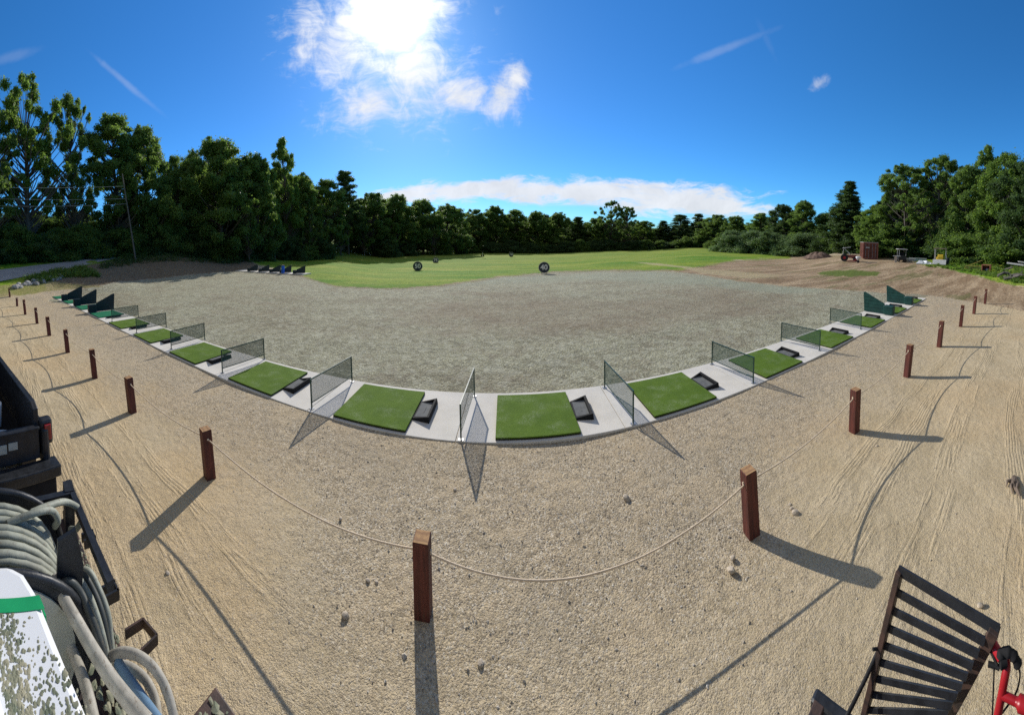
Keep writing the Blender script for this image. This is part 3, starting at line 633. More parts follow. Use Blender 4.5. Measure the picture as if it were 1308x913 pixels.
def plant(kind, var, px, r, top, wpx, label, group, name=None, rz=None, r_pt=None, leaf=None, sink=.1):
    p = PR[kind][var % len(PR[kind])]; b = atr(px, 330, r) if r_pt is None else r_pt; g = gz(b.x, b.y)
    h = atr(px, top, r).z-g if top is not None else wpx[1]
    w = wpx*r/F if top is not None else wpx[0]
    nm = name or dict(broad='deciduous_tree', slim='deciduous_tree', open='deciduous_tree', pine='pine_tree', conic='conifer_tree', bush='shrub', sapl='sapling')[kind]
    t = bpy.data.objects.new(nm, None); COL.objects.link(t); t.location = (b.x, b.y, g-sink); t.rotation_euler = (0, 0, rnd.uniform(0, 6.28) if rz is None else rz)
    s = w/(2*p['R']); t.scale = (s, s, h+sink)
    a = bpy.data.objects.new('stem' if kind == 'bush' else 'trunk', p['tr']); COL.objects.link(a); a.parent = t
    c = bpy.data.objects.new('foliage' if kind == 'bush' else 'crown', p['cr']); COL.objects.link(c); c.parent = t
    if leaf:
        c.material_slots[0].link = 'OBJECT'; c.material_slots[0].material = M[leaf]
    tag(t, label, 'shrub' if kind == 'bush' else 'tree', group); return t
GL, GF, GR_ = 'tall trees along the left edge of the range', 'trees in the far wood across the range', 'trees along the right edge of the lot'
front = [
 (-22,44,118,120,'open',0,'leftmost tree, its crown cut by the left edge',GL), (40,46,93,120,'open',1,'tall open tree with forked limbs and sky between its leaves',GL),
 (98,50,122,86,'open',2,'open-crowned tree between the forked giant and the utility pole',GL), (152,53,148,84,'slim',0,'tree with thin upright limbs right behind the utility pole',GL),
 (190,54,162,84,'broad',0,'bushy tree just right of the utility pole',GL), (232,60,198,62,'broad',1,'lower dark tree filling the dip beyond the road bend',GL),
 (286,57,178,112,'broad',2,'big rounded dark tree above the right end of the road',GL), (330,60,196,70,'broad',3,'dark tree between the big rounded one and the thin emergent',GL),
 (367,70,176,42,'slim',1,'thin airy tree poking high above its neighbours on the left',GL), (388,76,224,66,'broad',0,'lighter green tree at the foot of the thin emergent',GL),
 (420,82,230,56,'slim',0,'slender tree just left of the tall pine',GL), (447,90,220,46,'pine',0,'tall dark pine standing above the left treeline',GL),
 (478,98,246,56,'broad',1,'rounded tree just right of the tall pine',GL), (510,106,250,52,'broad',2,'tree in the shaded row left of the 50 sign',GL),
 (541,113,255,50,'broad',3,'tree in the shaded row directly behind the 50 sign',GL), (573,120,262,48,'broad',0,'last high tree of the shaded left row, behind the 75 sign',GL),
 (606,142,267,40,'broad',1,'far tree behind the black and white marker stand',GF), (634,146,264,38,'broad',2,'round far tree left of the 100 sign',GF),
 (660,150,268,36,'slim',0,'far tree just right of the 100 sign',GF), (686,152,270,36,'broad',3,'far tree straight behind the 40 sign',GF),
 (712,155,272,34,'broad',0,'far tree just right of the 40 sign',GF), (738,158,277,34,'conic',0,'pointed dark tree right of the 40 sign, far away',GF),
 (762,160,279,32,'broad',2,'far tree left of the twin-topped one',GF), (781,156,257,32,'open',0,'left half of the twin-topped tree rising above the far wood',GF),
 (801,157,264,30,'open',2,'right half of the twin-topped tree above the far wood',GF), (822,165,282,34,'slim',1,'pale far tree right of the twin-topped one',GF),
 (846,168,282,30,'conic',1,'pointed conifer at the lowest dip of the far wood',GF), (868,166,275,32,'pine',1,'far pine tops right of the dip',GF),
 (892,160,273,34,'conic',0,'dark conifer among the far right tops',GF), (915,150,274,38,'broad',1,'rounded far tree left of the shrub row',GF),
 (940,130,276,42,'broad',3,'dark round tree where the shrub row begins',GR_), (970,100,272,42,'slim',1,'small pale tree poking over the left shrubs',GR_),
 (1000,92,262,50,'broad',2,'dark tree above the middle of the shrub row',GR_), (1026,86,257,52,'broad',0,'rounded dense tree left of the lone spiky conifer',GR_),
 (1052,84,272,44,'broad',3,'low tree in the gap left of the spiky conifer',GR_), (1080,74,232,66,'conic',1,'lone spiky conifer rising right of the rounded trees',GR_),
 (1082,76,250,60,'pine',0,'dark pine tangled into the spiky conifer',GR_), (1118,66,262,56,'broad',1,'low bright tree behind the rusty container',GR_),
 (1153,62,212,100,'open',0,'tree leaning over the gap right of the container',GR_), (1196,60,200,104,'open',2,'tall tree behind the roofed yellow machine',GR_),
 (1236,56,212,80,'broad',3,'tree behind the roofed machine, next to the pale pointed top',GR_), (1256,62,186,50,'slim',1,'pale pointed tree top above the right wood',GR_),
 (1284,50,196,100,'broad',1,'big leafy tree above the red box on the grass',GR_), (1322,45,180,110,'broad',2,'rightmost tree, its crown cut by the right edge',GR_)]
for px, r, top, w, kind, var, lab, grp in front:
    if grp == GF or (grp == GL and px > 455): w *= 1.3
    lf = None
    if grp == GR_ and kind == 'broad' and var == 1: lf = 'leaf_light'
    if grp == GR_ and kind == 'broad' and var == 2: lf = 'leaf_dark'
    if grp == GR_ and kind == 'open': lf = 'leaf'
    plant(kind, var, px, r, top, w, lab, grp, leaf=lf)
SKY = [(-40,112),(0,105),(20,98),(45,103),(75,115),(112,118),(120,165),(130,155),(180,157),(205,172),(235,205),(250,188),(290,182),(320,195),(368,200),(382,222),(425,238),(480,250),(540,258),(600,270),(650,272),(700,271),(760,282),(790,276),(845,286),(915,277),(935,280),(975,272),(1020,262),(1050,278),(1110,272),(1130,240),(1150,218),(1200,206),(1235,218),(1275,208),(1350,190)]
RB = [(-40,44),(100,50),(200,57),(300,60),(400,78),(480,98),(560,118),(600,142),(700,152),(800,163),(900,158),(940,125),(1000,92),(1100,66),(1200,60),(1350,45)]
def ip(T, x): return float(np.interp(x, [a for a, b in T], [b for a, b in T]))
grp_names = [(-60,330,'dark leafy tree of the second row behind the road','second row trees behind the road'),(330,600,'shaded tree deep in the wood left of the number signs','inner trees left of the number signs'),(600,935,'tree deep inside the far wood across the range','inner trees of the far wood'),(935,1400,'tree deep in the wood behind the right hand lot','inner trees behind the right hand lot')]
def gname(px):
    for a, b, l, g in grp_names:
        if a <= px < b: return l, g
for row, (fr, dt) in enumerate(((1.16, 10), (1.35, 16))):
    px = -50+row*13
    while px < 1370:
        r = ip(RB, px)*fr; w = max(26, 9.5*F/r)*rnd.uniform(.85, 1.25); top = ip(SKY, px)+dt*(.2+60/r*.5)*rnd.uniform(.0, 1.5)+(rnd.uniform(4, 26)*70/r if 205 < px < 600 or px > 930 else rnd.uniform(0, 3)); top = max(top, rnd.uniform(268, 292)) if px < 205 else top
        l, g = gname(px); plant(rnd.choice(['broad', 'broad', 'broad', 'conic', 'slim']), rnd.randrange(4), px, r, top, w, l, g, leaf='leaf_dark' if rnd.random() < .35 else None)
        px += w*.5
# understory shrubs at the foot of the woods
px = -45
while px < 940:
    r = ip(RB, px)*.93; w = max(15, 4.6*F/r)*rnd.uniform(.8, 1.3)
    if px < 320: l, g = 'dark bush in the shade behind the left road', 'shaded bushes behind the road'
    elif px < 600: l, g = 'dark bush at the foot of the shaded left row', 'shaded bushes at the left wood edge'
    else: l, g = 'low bush at the foot of the far wood', 'bushes at the far wood edge'
    hh = rnd.uniform(3.2, 5.5) if px < 600 else rnd.uniform(3, 6)
    if 330 < px < 600 and rnd.random() < .5: px += w*.7; continue
    b = atr(px, 330, r); t = plant('bush', rnd.randrange(6), px, r, None, (w*r/F*1.3, hh), l, g, r_pt=b, leaf='leaf_dark' if rnd.random() < .6 else 'leaf', sink=.3)
    px += w*.6
rs_ = [(940,96,298,44,'leftmost rounded shrub at the far end of the shrub row'),(962,92,297,46,'second shrub from the left, left of the tallest one'),(985,88,298,50,'pale rounded shrub left of the middle of the row'),(1010,84,303,44,'low wide shrub in the middle of the row'),(1030,80,301,50,'large pale green shrub left of the soil mound'),(1056,76,304,40,'shrub right behind the soil mound'),(1074,74,303,38,'bright shrub behind the red tractor'),(1092,70,300,40,'shrub touching the left side of the container'),(1136,62,292,60,'shrub right of the rusty container'),(1163,58,296,62,'shrub behind the small roofed black cart'),(1192,56,288,64,'shrub left of the roofed yellow machine'),(1220,52,300,66,'shrub right of the roofed yellow machine'),(1246,47,296,80,'bright spreading shrub above the yellow rake'),(1276,44,298,80,'spreading shrub above the rusty red box'),(1308,40,292,90,'shrub overhanging the log pile at the right edge')]
for i, (px, r, top, w, l) in enumerate(rs_):
    if i > 8: r += 6
    plant('bush', i, px, r, top-3, w*1.15, l, 'shrubs along the right edge of the lot', leaf='leaf_grey' if px < 1050 else ('leaf_dark' if i % 2 else 'leaf'), sink=.3)
for i, px in enumerate(range(955, 1340, 17)):
    r = ip(RB, px)*1.06; plant('bush', i+2, px, r, None, (7, 4.6), 'deep green filler bush between the right hand shrubs', 'filler bushes at the right wood edge', leaf='leaf_dark', r_pt=atr(px, 330, r), sink=.3)
for PRk in PR.values():
    for p in PRk:
        for ch in list(p['root'].children): bpy.data.objects.remove(ch)
        bpy.data.objects.remove(p['root'])
for i, (px, r, top, w, l) in enumerate(((318,54,262,26,'spindly young tree leaning out above the bank end'),(352,62,250,26,'slim young tree with pale trunk behind the far tee line'),(398,72,262,24,'small slim tree at the corner of the shaded row'),(436,84,272,22,'slim tree with bare lower trunk below the tall pine'),(466,92,276,22,'slim pale-trunked tree right of the tall pine'),(500,99,280,20,'slim tree at the shaded wood edge left of the 50 sign'),(555,108,284,22,'slim tree at the wood edge right above the 75 sign'))):
    plant('slim' if i % 2 else 'open', i, px, r, top, w, l, 'slim trees at the shaded wood edge', leaf='leaf_light' if i % 2 else 'leaf')
# weeds on the left bank and along the right verge
def weeds(name, poly, n, hmin, hmax, mat_, label, seed):
    g = np.random.default_rng(seed); P = np.array(poly); cs = []
    while len(cs) < n:
        x, y = g.uniform(P[:, 0].min(), P[:, 0].max()), g.uniform(P[:, 1].min(), P[:, 1].max())
        if poly_sd(np.array([[x, y]]), poly)[0] > 0:
            p = G(x, y); h = g.uniform(hmin, hmax); cs.append((p.x, p.y, p.z+h*.4, h))
    me = foliage(name, [c[:3] for c in cs], [c[3] for c in cs], 34, .09, mat_, seed=seed, up=.5)
    o = bpy.data.objects.new(name, me); COL.objects.link(o); tag(o, label, 'undergrowth', kind='stuff')
weeds('weeds', [(28,358),(60,350),(100,342),(118,347),(128,355),(90,354),(52,361)], 260, .25, .6, M['leaf_light'], 'bright leafy weeds on the left bank below the road', 3)
weeds('brush', [(120,345),(150,331),(235,322),(320,322),(330,334),(300,338),(220,334),(160,340)], 420, .3, .8, M['leaf_dark'], 'dark brush on the bank between road and gravel', 4)
weeds('tall_grass', [(1180,340),(1215,337),(1308,338),(1340,362),(1300,362),(1240,348)], 420, .12, .32, M['leaf_light'], 'tall grass around the junk at the right verge', 5)
# ------------------------------------------------------------------ utility pole and wires
def utility():
    b = atr(173, 318, 44.5); g = gz(b.x, b.y); top = atr(156, 222, 44.5); t = thing('utility_pole', (b.x, b.y, g), 'thin grey leaning utility pole carrying three wires over the road', 'utility pole')
    v = top-Vector((b.x, b.y, g)); mb = MB(); mb.tube([(0,0,-.3), v*.5, v], [.13,.10,.08], 10); mb.build('shaft', M['pole_wood'], t)
    for k, (f, y0, dy) in enumerate(((.86, 236, 0), (.72, 249, 0), (.66, 259, 0))):
        a = Vector((b.x, b.y, g))+v*f; a2 = atr(-70, y0+2, 40); pts = []
        for i in range(17):
            u = i/16; p = a.lerp(a2, u); p.z -= .55*4*u*(1-u); pts.append(p)
        mb = MB(); mb.tube(pts, .018, 5); tag(mb.build('utility_wire', M['wire']), ['highest of the three wires left of the utility pole','middle one of the three wires left of the pole','lowest of the three wires left of the pole'][k], 'wire', 'wires running left from the utility pole')
    mb = MB(); mb.tube([v*.7+Vector((0,0,0)), v*.7+Vector((-.3,-.1,0))], .05, 6); mb.build('bracket', M['galv'], t)
utility()
# ------------------------------------------------------------------ rocks, stones, mound
def rocks(pxs, name, label, group, m, sz):
    for i, (px, py, s) in enumerate(pxs):
        p = G(px, py); mb = MB(); mb.blob((0,0,0), s*sz, seed=i*7+int(px), n=2, jit=.10, sq=(1, .8, .62)); o = mb.build(name, m)
        o.location = (p.x, p.y, p.z+s*sz*.22); o.rotation_euler = (rnd.uniform(-.3,.3), rnd.uniform(-.3,.3), rnd.uniform(0, 6)); 
        for f in o.data.polygons: f.use_smooth = rnd.random() < 0
        tag(o, label if isinstance(label, str) else label[i], 'rock', group)
q = random.Random(5)
rocks([(q.uniform(44, 78), 0, q.uniform(.5, 1.2)) for _ in range(0)], 'rock', '', '', M['rock'], 1)
rocks([(x, 367-(x-18)*.20+q.uniform(-2.5, 2), q.uniform(.5, 1.2)) for x in [18+k*1.9 for k in range(34)]], 'rock', 'grey rock in the loose row below the left bank', 'rocks below the left bank', M['rock'], .32)
rocks([(800,637,1.2),(1016,656,1.1),(1011,650,.6),(1009,645,.55),(934,729,1.0),(936,713,.7),(581,626,.6),(614,848,.7),(441,787,.8),(470,742,.6),(481,744,.5),(1120,570,.6),(668,657,.5),(1252,774,.7),(214,733,.6),(435,663,.55)], 'stone',
 ['pale flat stone on the gravel below the big right net','round tan stone in the cluster right of the reddish post','small pale pebble above the round tan stone','tiny stone topmost in the cluster right of the reddish post','tan stone by dark clods left of the big post shadow','dark clod above the tan stone','dark pebble below the edge-on net','pale pebble right of the centre post shadow','pale pebble left of the centre post','pebble left of the centre post under the rope','darker pebble beside its pale twin near the centre post','dark pebble beside the long right shadow','small pale pebble on gravel under the rope sag','pale stone beside the black ramp','small dark stone by the left post shadow','small grey pebble lower left of the edge-on net'], 'single stones lying on the lot', M['tan_rock'], .048)
def gravel():
    g = np.random.default_rng(11); N = 24000; x = np.clip(g.normal(0, 5.5, N), -14, 14); yl = g.uniform(-2.6, 2.8, N); lx = np.clip(1-(np.abs(x-.4)-1.2)/2.4, 0, 1); pk = np.clip((yl+1.9*lx+g.normal(0,.6,N)+.1)/2.0, .03, 1); kk = g.random(N) < pk*.62; x, yl = x[kk], yl[kk]
    y = np.interp(x, PX, PY)+yl+.3; keep = (y < np.array([fy(a) for a in x])-.06) & (np.hypot(x, y) > 1.6) & (yl > -2.6); x, y = x[keep], y[keep]; n = len(x)
    s = .004+.010*g.random(n)**4+(g.random(n) > .994)*.012
    base = np.array([(1,0,0),(0,1,0),(-1,0,0),(0,-1,0),(0,0,.75),(0,0,-.5)]); F8 = np.array([(0,1,4),(1,2,4),(2,3,4),(3,0,4),(1,0,5),(2,1,5),(3,2,5),(0,3,5)])
    V = base[None]*(1+.35*g.normal(size=(n, 6, 1)))*s[:, None, None]; a = g.uniform(0, 6.28, n); c, sn = np.cos(a), np.sin(a)
    V = np.stack([V[..., 0]*c[:, None]-V[..., 1]*sn[:, None], V[..., 0]*sn[:, None]+V[..., 1]*c[:, None]*.8, V[..., 2]], -1)
    V += np.stack([x, y, terr(x, y)+.012*(np.sin(x*1.7+y*.6)+np.sin(y*2.3-x*.8))*np.clip(1-np.hypot(x, y)/60, 0, 1)+s*.25], -1)[:, None]
    Fc = (F8[None]+(np.arange(n)*6)[:, None, None]).reshape(-1, 3); me = bpy.data.meshes.new('gravel'); me.from_pydata(V.reshape(-1, 3).tolist(), [], Fc.tolist())
    at = me.attributes.new('leafvar', 'FLOAT', 'POINT'); at.data.foreach_set('value', np.repeat(g.random(n), 6).astype(np.float32))
    m, t, b = newmat('gravel_stone'); v = t.attr('leafvar'); t.put(b.inputs['Base Color'], t.mix(v, (.30,.26,.21), (.66,.60,.50))); b.inputs['Roughness'].default_value = .85; me.materials.append(m)
    o = bpy.data.objects.new('gravel', me); COL.objects.link(o); tag(o, 'loose small stones scattered between posts and concrete pad', 'gravel', kind='stuff')
gravel()
def mound():
    p = G(1046, 329.5); mb = MB(); n = 26; vs = [(0, 0, 1.15)]; q = random.Random(3)
    prof = [(.25,1.08),(.5,.8),(.75,.42),(1,-.1)]
    for f, z in prof:
        for k in range(n): a = 2*math.pi*k/n; e = 1+q.uniform(-.09, .09); vs.append((3.1*f*e*math.cos(a), 2.2*f*e*math.sin(a), z*(1+q.uniform(-.14, .14))))
    fs = [(0, 1+k, 1+(k+1) % n) for k in range(n)]+[(1+j*n+k, 1+(j+1)*n+k, 1+(j+1)*n+(k+1) % n, 1+j*n+(k+1) % n) for j in range(3) for k in range(n)]
    mb.add(vs, fs); o = mb.build('soil_mound', M['soil']); o.location = p; o.rotation_euler = (0, 0, -1); tag(o, 'dark brown mound of soil in front of the shrubs', 'soil mound')
mound()
def driftwood():
    p = atz(1296, 617, 0); t = thing('driftwood', p, 'dark splintered root lying on sand at the right edge', 'wood')
    q = random.Random(2); mb = MB()
    for k in range(7):
        a = math.pi*.8+q.uniform(-.5, .5); L = q.uniform(.12, .3); o = Vector((q.uniform(-.06,.06), q.uniform(-.06,.06), .03)); mb.tube([o, o+Vector((L*.5*math.cos(a), L*.5*math.sin(a), q.uniform(0,.05))), o+Vector((L*math.cos(a+.3), L*math.sin(a+.3), .01))], [.03, .022, .006], 6)
    mb.build('roots', M['wood'], t); mb = MB(); mb.blob((0,0,.03), .08, 3, 2, .2, (1.3,.8,.5)); mb.build('stump', M['wood'], t)
driftwood()
# ------------------------------------------------------------------ things on the right hand lot
def facing(p): return -math.atan2(p.x, p.y)
def at_lot(px, py): p = G(px, py); return p
def lot():
    # shipping container
    p = at_lot(1111.5, 331.3); r = math.hypot(p.x, p.y); w, h, L = 2.44, 2.6, 6.0
    t = thing('shipping_container', p, 'rusty red shipping container with doors facing the lot', 'container', rz=facing(p)+.12)
    mb = MB(); mb.box((0, L/2, h/2+.1), (w-.1, L, h-.1))
    for i in range(22):
        for sx in (-1, 1): mb.box((sx*(w/2-.03), .3+i*.26, h/2+.1), (.05, .13, h-.35))
    mb.build('body', M['container'], t)
    mb = MB()
    for sx in (-1, 1): mb.box((sx*(w/2-.06), .0, h/2+.1), (.14, .16, h))
    for z in (.17, h+.03): mb.box((0, 0, z), (w-.28, .15, .14))
    mb.build('corner_frame', M['rust_red'], t)
    for sx in (-1, 1):
        mb = MB(); mb.box((sx*.55, -.03, h/2+.1), (1.04, .06, h-.3)); 
        for k in range(5): mb.box((sx*.55, -.07, .45+k*.5), (.9, .03, .22))
        d = mb.build('door', M['container'], t); mb = MB()
        for dx in (-.25, .25): mb.tube([(sx*.55+dx, -.11, .25), (sx*.55+dx, -.11, h-.05)], .022, 6)
        mb.build('lock_rod', M['galv'], d)
    mb = MB(); mb.box((-.5, -.095, 1.9), (.62, .012, .2)); mb.build('marking_panel', M['grey_paint'], t)
    mb = MB(); mb.box((0, L/2, h+.13), (w, L+.1, .06)); mb.build('roof', M['grey_paint'], t)
    # small red tractor with canopy
    p = at_lot(1085, 333.8); s = 1.0
    t = thing('compact_tractor', p, 'small red and white tractor parked left of the rusty container', 'tractor', rz=facing(p))
    mb = MB(); mb.box((-.1,0,.75), (1.5,.75,.42)); mb.box((.65,0,.72), (.7,.6,.55)); mb.build('body', M['rust_red'], t, bevel=.05)
    for x, r_, y in ((-.75,.55,-.5),(-.75,.55,.5),(.85,.34,-.45),(.85,.34,.45)):
        wv = None; mb = MB(); mb.disc((x,y,r_), (0,1,0), r_, .24); wv = mb.build('wheel', M['tire'], t); mb = MB(); mb.disc((x,y*1.27,r_), (0,1,0), r_*.38, .06); mb.build('rim', M['light_red'], wv)
    mb = MB(); mb.box((-.55,0,1.2), (.5,.5,.12)); mb.box((-.82,0,1.45), (.1,.5,.5)); mb.build('seat', M['black_plastic'], t, bevel=.03)
    mb = MB()
    for y in (-.4,.4): mb.tube([(-1.0,y,.8),(-.95,y,2.0),(.05,y,1.1)], .04, 6)
    mb.build('roll_frame', M['white_paint'], t)
    mb = MB(); mb.prism([(-1.15,-.55,1.85),(.1,-.55,2.05),(.1,.55,2.05),(-1.15,.55,1.85)], (0,0,0), (0,0,.07)); mb.build('canopy', M['grey_paint'], t)
    mb = MB(); mb.tube([(.15,0,.95),(-.1,0,1.35)], .03, 6); mb.tube([(-.1+.17*math.sin(a)*.4,.2*math.cos(a),1.36+.17*math.sin(a)*.8) for a in np.linspace(0,6.28,13)[:-1]], .018, 5, closed=True); mb.build('steering_wheel', M['black_plastic'], t)
    mb = MB(); mb.box((1.25,0,.3), (.3,1.3,.5)); mb.build('loader_bucket', M['rust_red'], t, bevel=.04)
    p = at_lot(1093, 335.3); t = thing('spreader', p, 'round white topped spreader on red frame before the container', 'spreader', rz=facing(p))
    mb = MB(); mb.tube([(.35,0,.35),(.35,0,.55),(.35,0,.8),(.35,0,.86)], [.12,.3,.4,.36], 14); mb.build('hopper', M['white_paint'], t)
    mb = MB(); mb.bar((-1.1,0,.22),(.35,0,.3), .1, .08); mb.bar((-1.3,-.3,.18),(-.1,-.3,.2), .3, .1); mb.build('frame', M['rust_red'], t)
    for y in (-.35,.35): mb = MB(); mb.disc((.35,y,.18), (0,1,0), .18, .1); mb.build('wheel', M['tire'], t)
    # roofed black cart
    p = at_lot(1151, 334.3); t = thing('golf_cart', p, 'small roofed black cart parked right of the rusty container', 'cart', rz=facing(p)+.2)
    mb = MB(); mb.box((0,0,.55), (1.15,2.2,.45)); mb.box((0,-.9,.8), (1.1,.4,.3)); mb.build('body', M['black_metal'], t, bevel=.06)
    for x in (-.5,.5):
        for y in (-.75,.8): mb = MB(); mb.disc((x,y,.25), (1,0,0), .25, .2); mb.build('wheel', M['tire'], t)
    mb = MB()
    for x in (-.5,.5):
        for y in (-.9,.7): mb = MB(); mb.tube([(x,y,.7),(x,y*.95,1.85)], .025, 6); mb.build('roof_post', M['grey_paint'], t)
    mb = MB(); mb.box((0,-.1,1.9), (1.45,2.1,.09)); mb.build('roof', M['grey_paint'], t, bevel=.03)
    mb = MB(); mb.box((0,.1,.9), (1.0,.5,.12)); mb.box((0,.35,1.2), (1.0,.12,.5)); mb.build('seat', M['black_plastic'], t, bevel=.03)
    p = at_lot(1144, 335.2); t = thing('concrete_post', p, 'short pale block with flat cap left of the black cart', 'block', rz=facing(p))
    mb = MB(); mb.box((0,0,.45), (.36,.36,.9)); mb.build('block', M['tan_rock'], t, bevel=.02); mb = MB(); mb.box((.15,0,.95), (1.1,.6,.09)); mb.build('cap', M['grey_paint'], t, bevel=.02)
    # white slab of sheets
    p = at_lot(1181, 337.2); t = thing('white_tarp', p, 'crumpled white sheet lying on the grass edge', 'tarp', rz=facing(p)); q = random.Random(4); mb = MB(); n = 9; vs = []
    for i in range(n):
        for j in range(5): vs.append((-1.2+2.4*i/(n-1)+q.uniform(-.06,.06), -.5+1.0*j/4, .05+(q.uniform(.12,.5) if 0 < i < n-1 and 0 < j < 4 else 0)))
    mb.add(vs, [(i*5+j, i*5+j+1, i*5+j+6, i*5+j+5) for i in range(n-1) for j in range(4)]); o = mb.build('sheet', M['white_paint'], t); md = o.modifiers.new('s', 'SOLIDIFY'); md.thickness = .03
    # planks pile behind
    for k, (px, py, L, lab) in enumerate(((1172,332.8,3.2,'pale plank bundle lying left behind the white sheet'),(1162,333.4,2.2,'short plank bundle between black cart and white sheet'))):
        p = at_lot(px, py); t = thing('plank_stack', p, lab, 'planks', 'plank bundles behind the white sheet', rz=facing(p)+.1*k)
        for z in (.08,.22,.36):
            mb = MB(); mb.box((.05*z,0,z), (L-z,.7,.1)); mb.build('plank', M['grey_paint'], t)
    # roofed yellow machine
    p = at_lot(1200.5, 337.8); t = thing('loader_machine', p, 'small yellow machine under a square canopy frame', 'loader', rz=facing(p)-.1)
    mb = MB(); mb.box((0,.1,.75), (1.0,1.5,.65)); mb.box((.1,-.4,1.2), (.8,.6,.5)); mb.build('body', M['yellow'], t, bevel=.06)
    mb = MB()
    for x in (-.8,.8):
        for y in (-.3,.9): mb = MB(); mb.bar((x,y,.4),(x,y,2.25), .08, .08); mb.build('canopy_post', M['grey_paint'], t)
    mb = MB(); mb.box((0,.3,2.3), (1.85,1.5,.12)); mb.build('canopy', M['wood'], t, bevel=.02)
    for x in (-.68,.68):
        for y in (-.35,.75): mb = MB(); mb.disc((x,y,.38), (1,0,0), .38, .26); mb.build('wheel', M['tire'], t)
    mb = MB(); mb.prism([(-.95,-.75,.05),(-.95,-1.2,.08),(-.95,-.75,.75)], (0,0,0), (1.9,0,0)); mb.build('bucket', M['grey_paint'], t)
    p = at_lot(1210, 337); t = thing('stored_barrels', p, 'dark blue machine end beside the roofed yellow one', 'barrel', rz=facing(p)); mb = MB(); mb.tube([(0,0,0),(0,0,.5),(0,0,.9)], [.3,.33,.3], 14); mb.build('barrel_body', M['sign_dark'], t); mb = MB(); mb.tube([(0,0,.9),(0,0,.93)], .28, 14); mb.build('lid', M['black_plastic'], t); t.name = 'barrel'
    # yellow rake frame
    p = at_lot(1246, 345); t = thing('landscape_rake', p, 'long yellow rake frame lying left of the red box', 'rake', rz=facing(p)+.05)
    mb = MB(); mb.bar((-1.2,0,.5),(1.0,0,.5), .09, .09); mb.bar((-1.2,.15,.2),(1.0,.15,.2), .08, .08); mb.build('frame', M['yellow_rust'], t)
    mb = MB()
    for k in range(16): mb.bar((-1.1+k*.135,0,.5),(-1.1+k*.135,-.1,.02), .03, .02)
    mb.build('tines', M['rust_metal'], t); mb = MB(); mb.bar((-.9,.05,.5),(.8,.1,1.25), .1, .07); mb.bar((-1.2,0,.5),(-1.35,0,.1), .08, .08); mb.build('drawbar', M['yellow_rust'], t)
    p = at_lot(1259, 347.8); t = thing('steel_box', p, 'open rusty red steel box on the grass verge', 'box', rz=facing(p)-.15); w, h, L = 1.0, .78, .9; mb = MB()
    for sx in (-1, 1): mb.box((sx*(w/2-.04), L/2, h/2), (.08, L, h))
    mb.box((0,L/2,.04), (w-.17,L,.08)); mb.box((0,L/2,h+.03), (w+.06,L,.05)); mb.box((0,L-.04,h/2), (w-.17,.07,h-.17)); mb.build('shell', M['rust_red'], t); mb = MB(); mb.box((.12,.45,.25), (.3,.3,.3)); mb.build('inner_block', M['grey_paint'], t)
    # log and slab pile at the right edge
    q = random.Random(8)
    for k in range(11):
        px, py = q.uniform(1278, 1322), q.uniform(344, 359); p = G(px, py); L = q.uniform(.7, 1.6); a = q.uniform(-.6, .6)+facing(p); t = thing('log', p, 'broken pale log in the tangled pile at the right edge', 'log', 'logs piled at the right edge', rz=a)
        mb = MB(); mb.tube([(-L/2,0,.12),(0,.05,.2+q.uniform(0,.3)),(L/2,0,.14+q.uniform(0,.35))], [.10,.13,.09], 9); mb.build('stem', M['pole_wood'], t); mb = MB(); mb.tube([(L*.2,0,.25),(L*.3,.1,.6)], [.05,.02], 6); mb.build('branch_stub', M['pole_wood'], t)
    for k, (px, py, lab) in enumerate(((1296,343,'grey board lying on top of the log pile'),(1310,341,'second grey board behind the log pile'))):
        p = G(px, py); mb = MB(); mb.box((0,0,.55), (2.0,.8,.07)); o = mb.build('board', M['grey_paint']); o.location = p; o.rotation_euler = (.12,.08,facing(p)+.2*k); tag(o, lab, 'board', 'grey boards on the log pile')
    # white pickup cart on the far edge of the range
    p = atr(777, 318, 150); g = gz(p.x, p.y); t = thing('utility_cart', (p.x, p.y, g), 'tiny white vehicle parked at the foot of the far wood', 'vehicle', rz=facing(p))
    mb = MB(); mb.box((0,0,.75), (4.2,1.7,.5)); mb.build('body', M['white_paint'], t, bevel=.1); mb = MB(); mb.prism([(-1.7,-.75,1.0),(-.1,-.75,1.0),(-.4,-.75,1.6),(-1.4,-.75,1.6)], (0,0,0), (0,1.5,0)); mb.build('cab', M['sign_dark'], t)
    for x in (-1.3,1.3):
        for y in (-.75,.75): mb = MB(); mb.disc((x,y,.38), (0,1,0), .38, .22); mb.build('wheel', M['tire'], t)
    for i in range(4): plant('bush', i, 757+i*7, 147, None, (3.2, 1.8), 'low pale bush left of the tiny white vehicle', 'low bushes by the tiny white vehicle', leaf='leaf_grey', r_pt=atr(757+i*6, 320, 147))
lot()
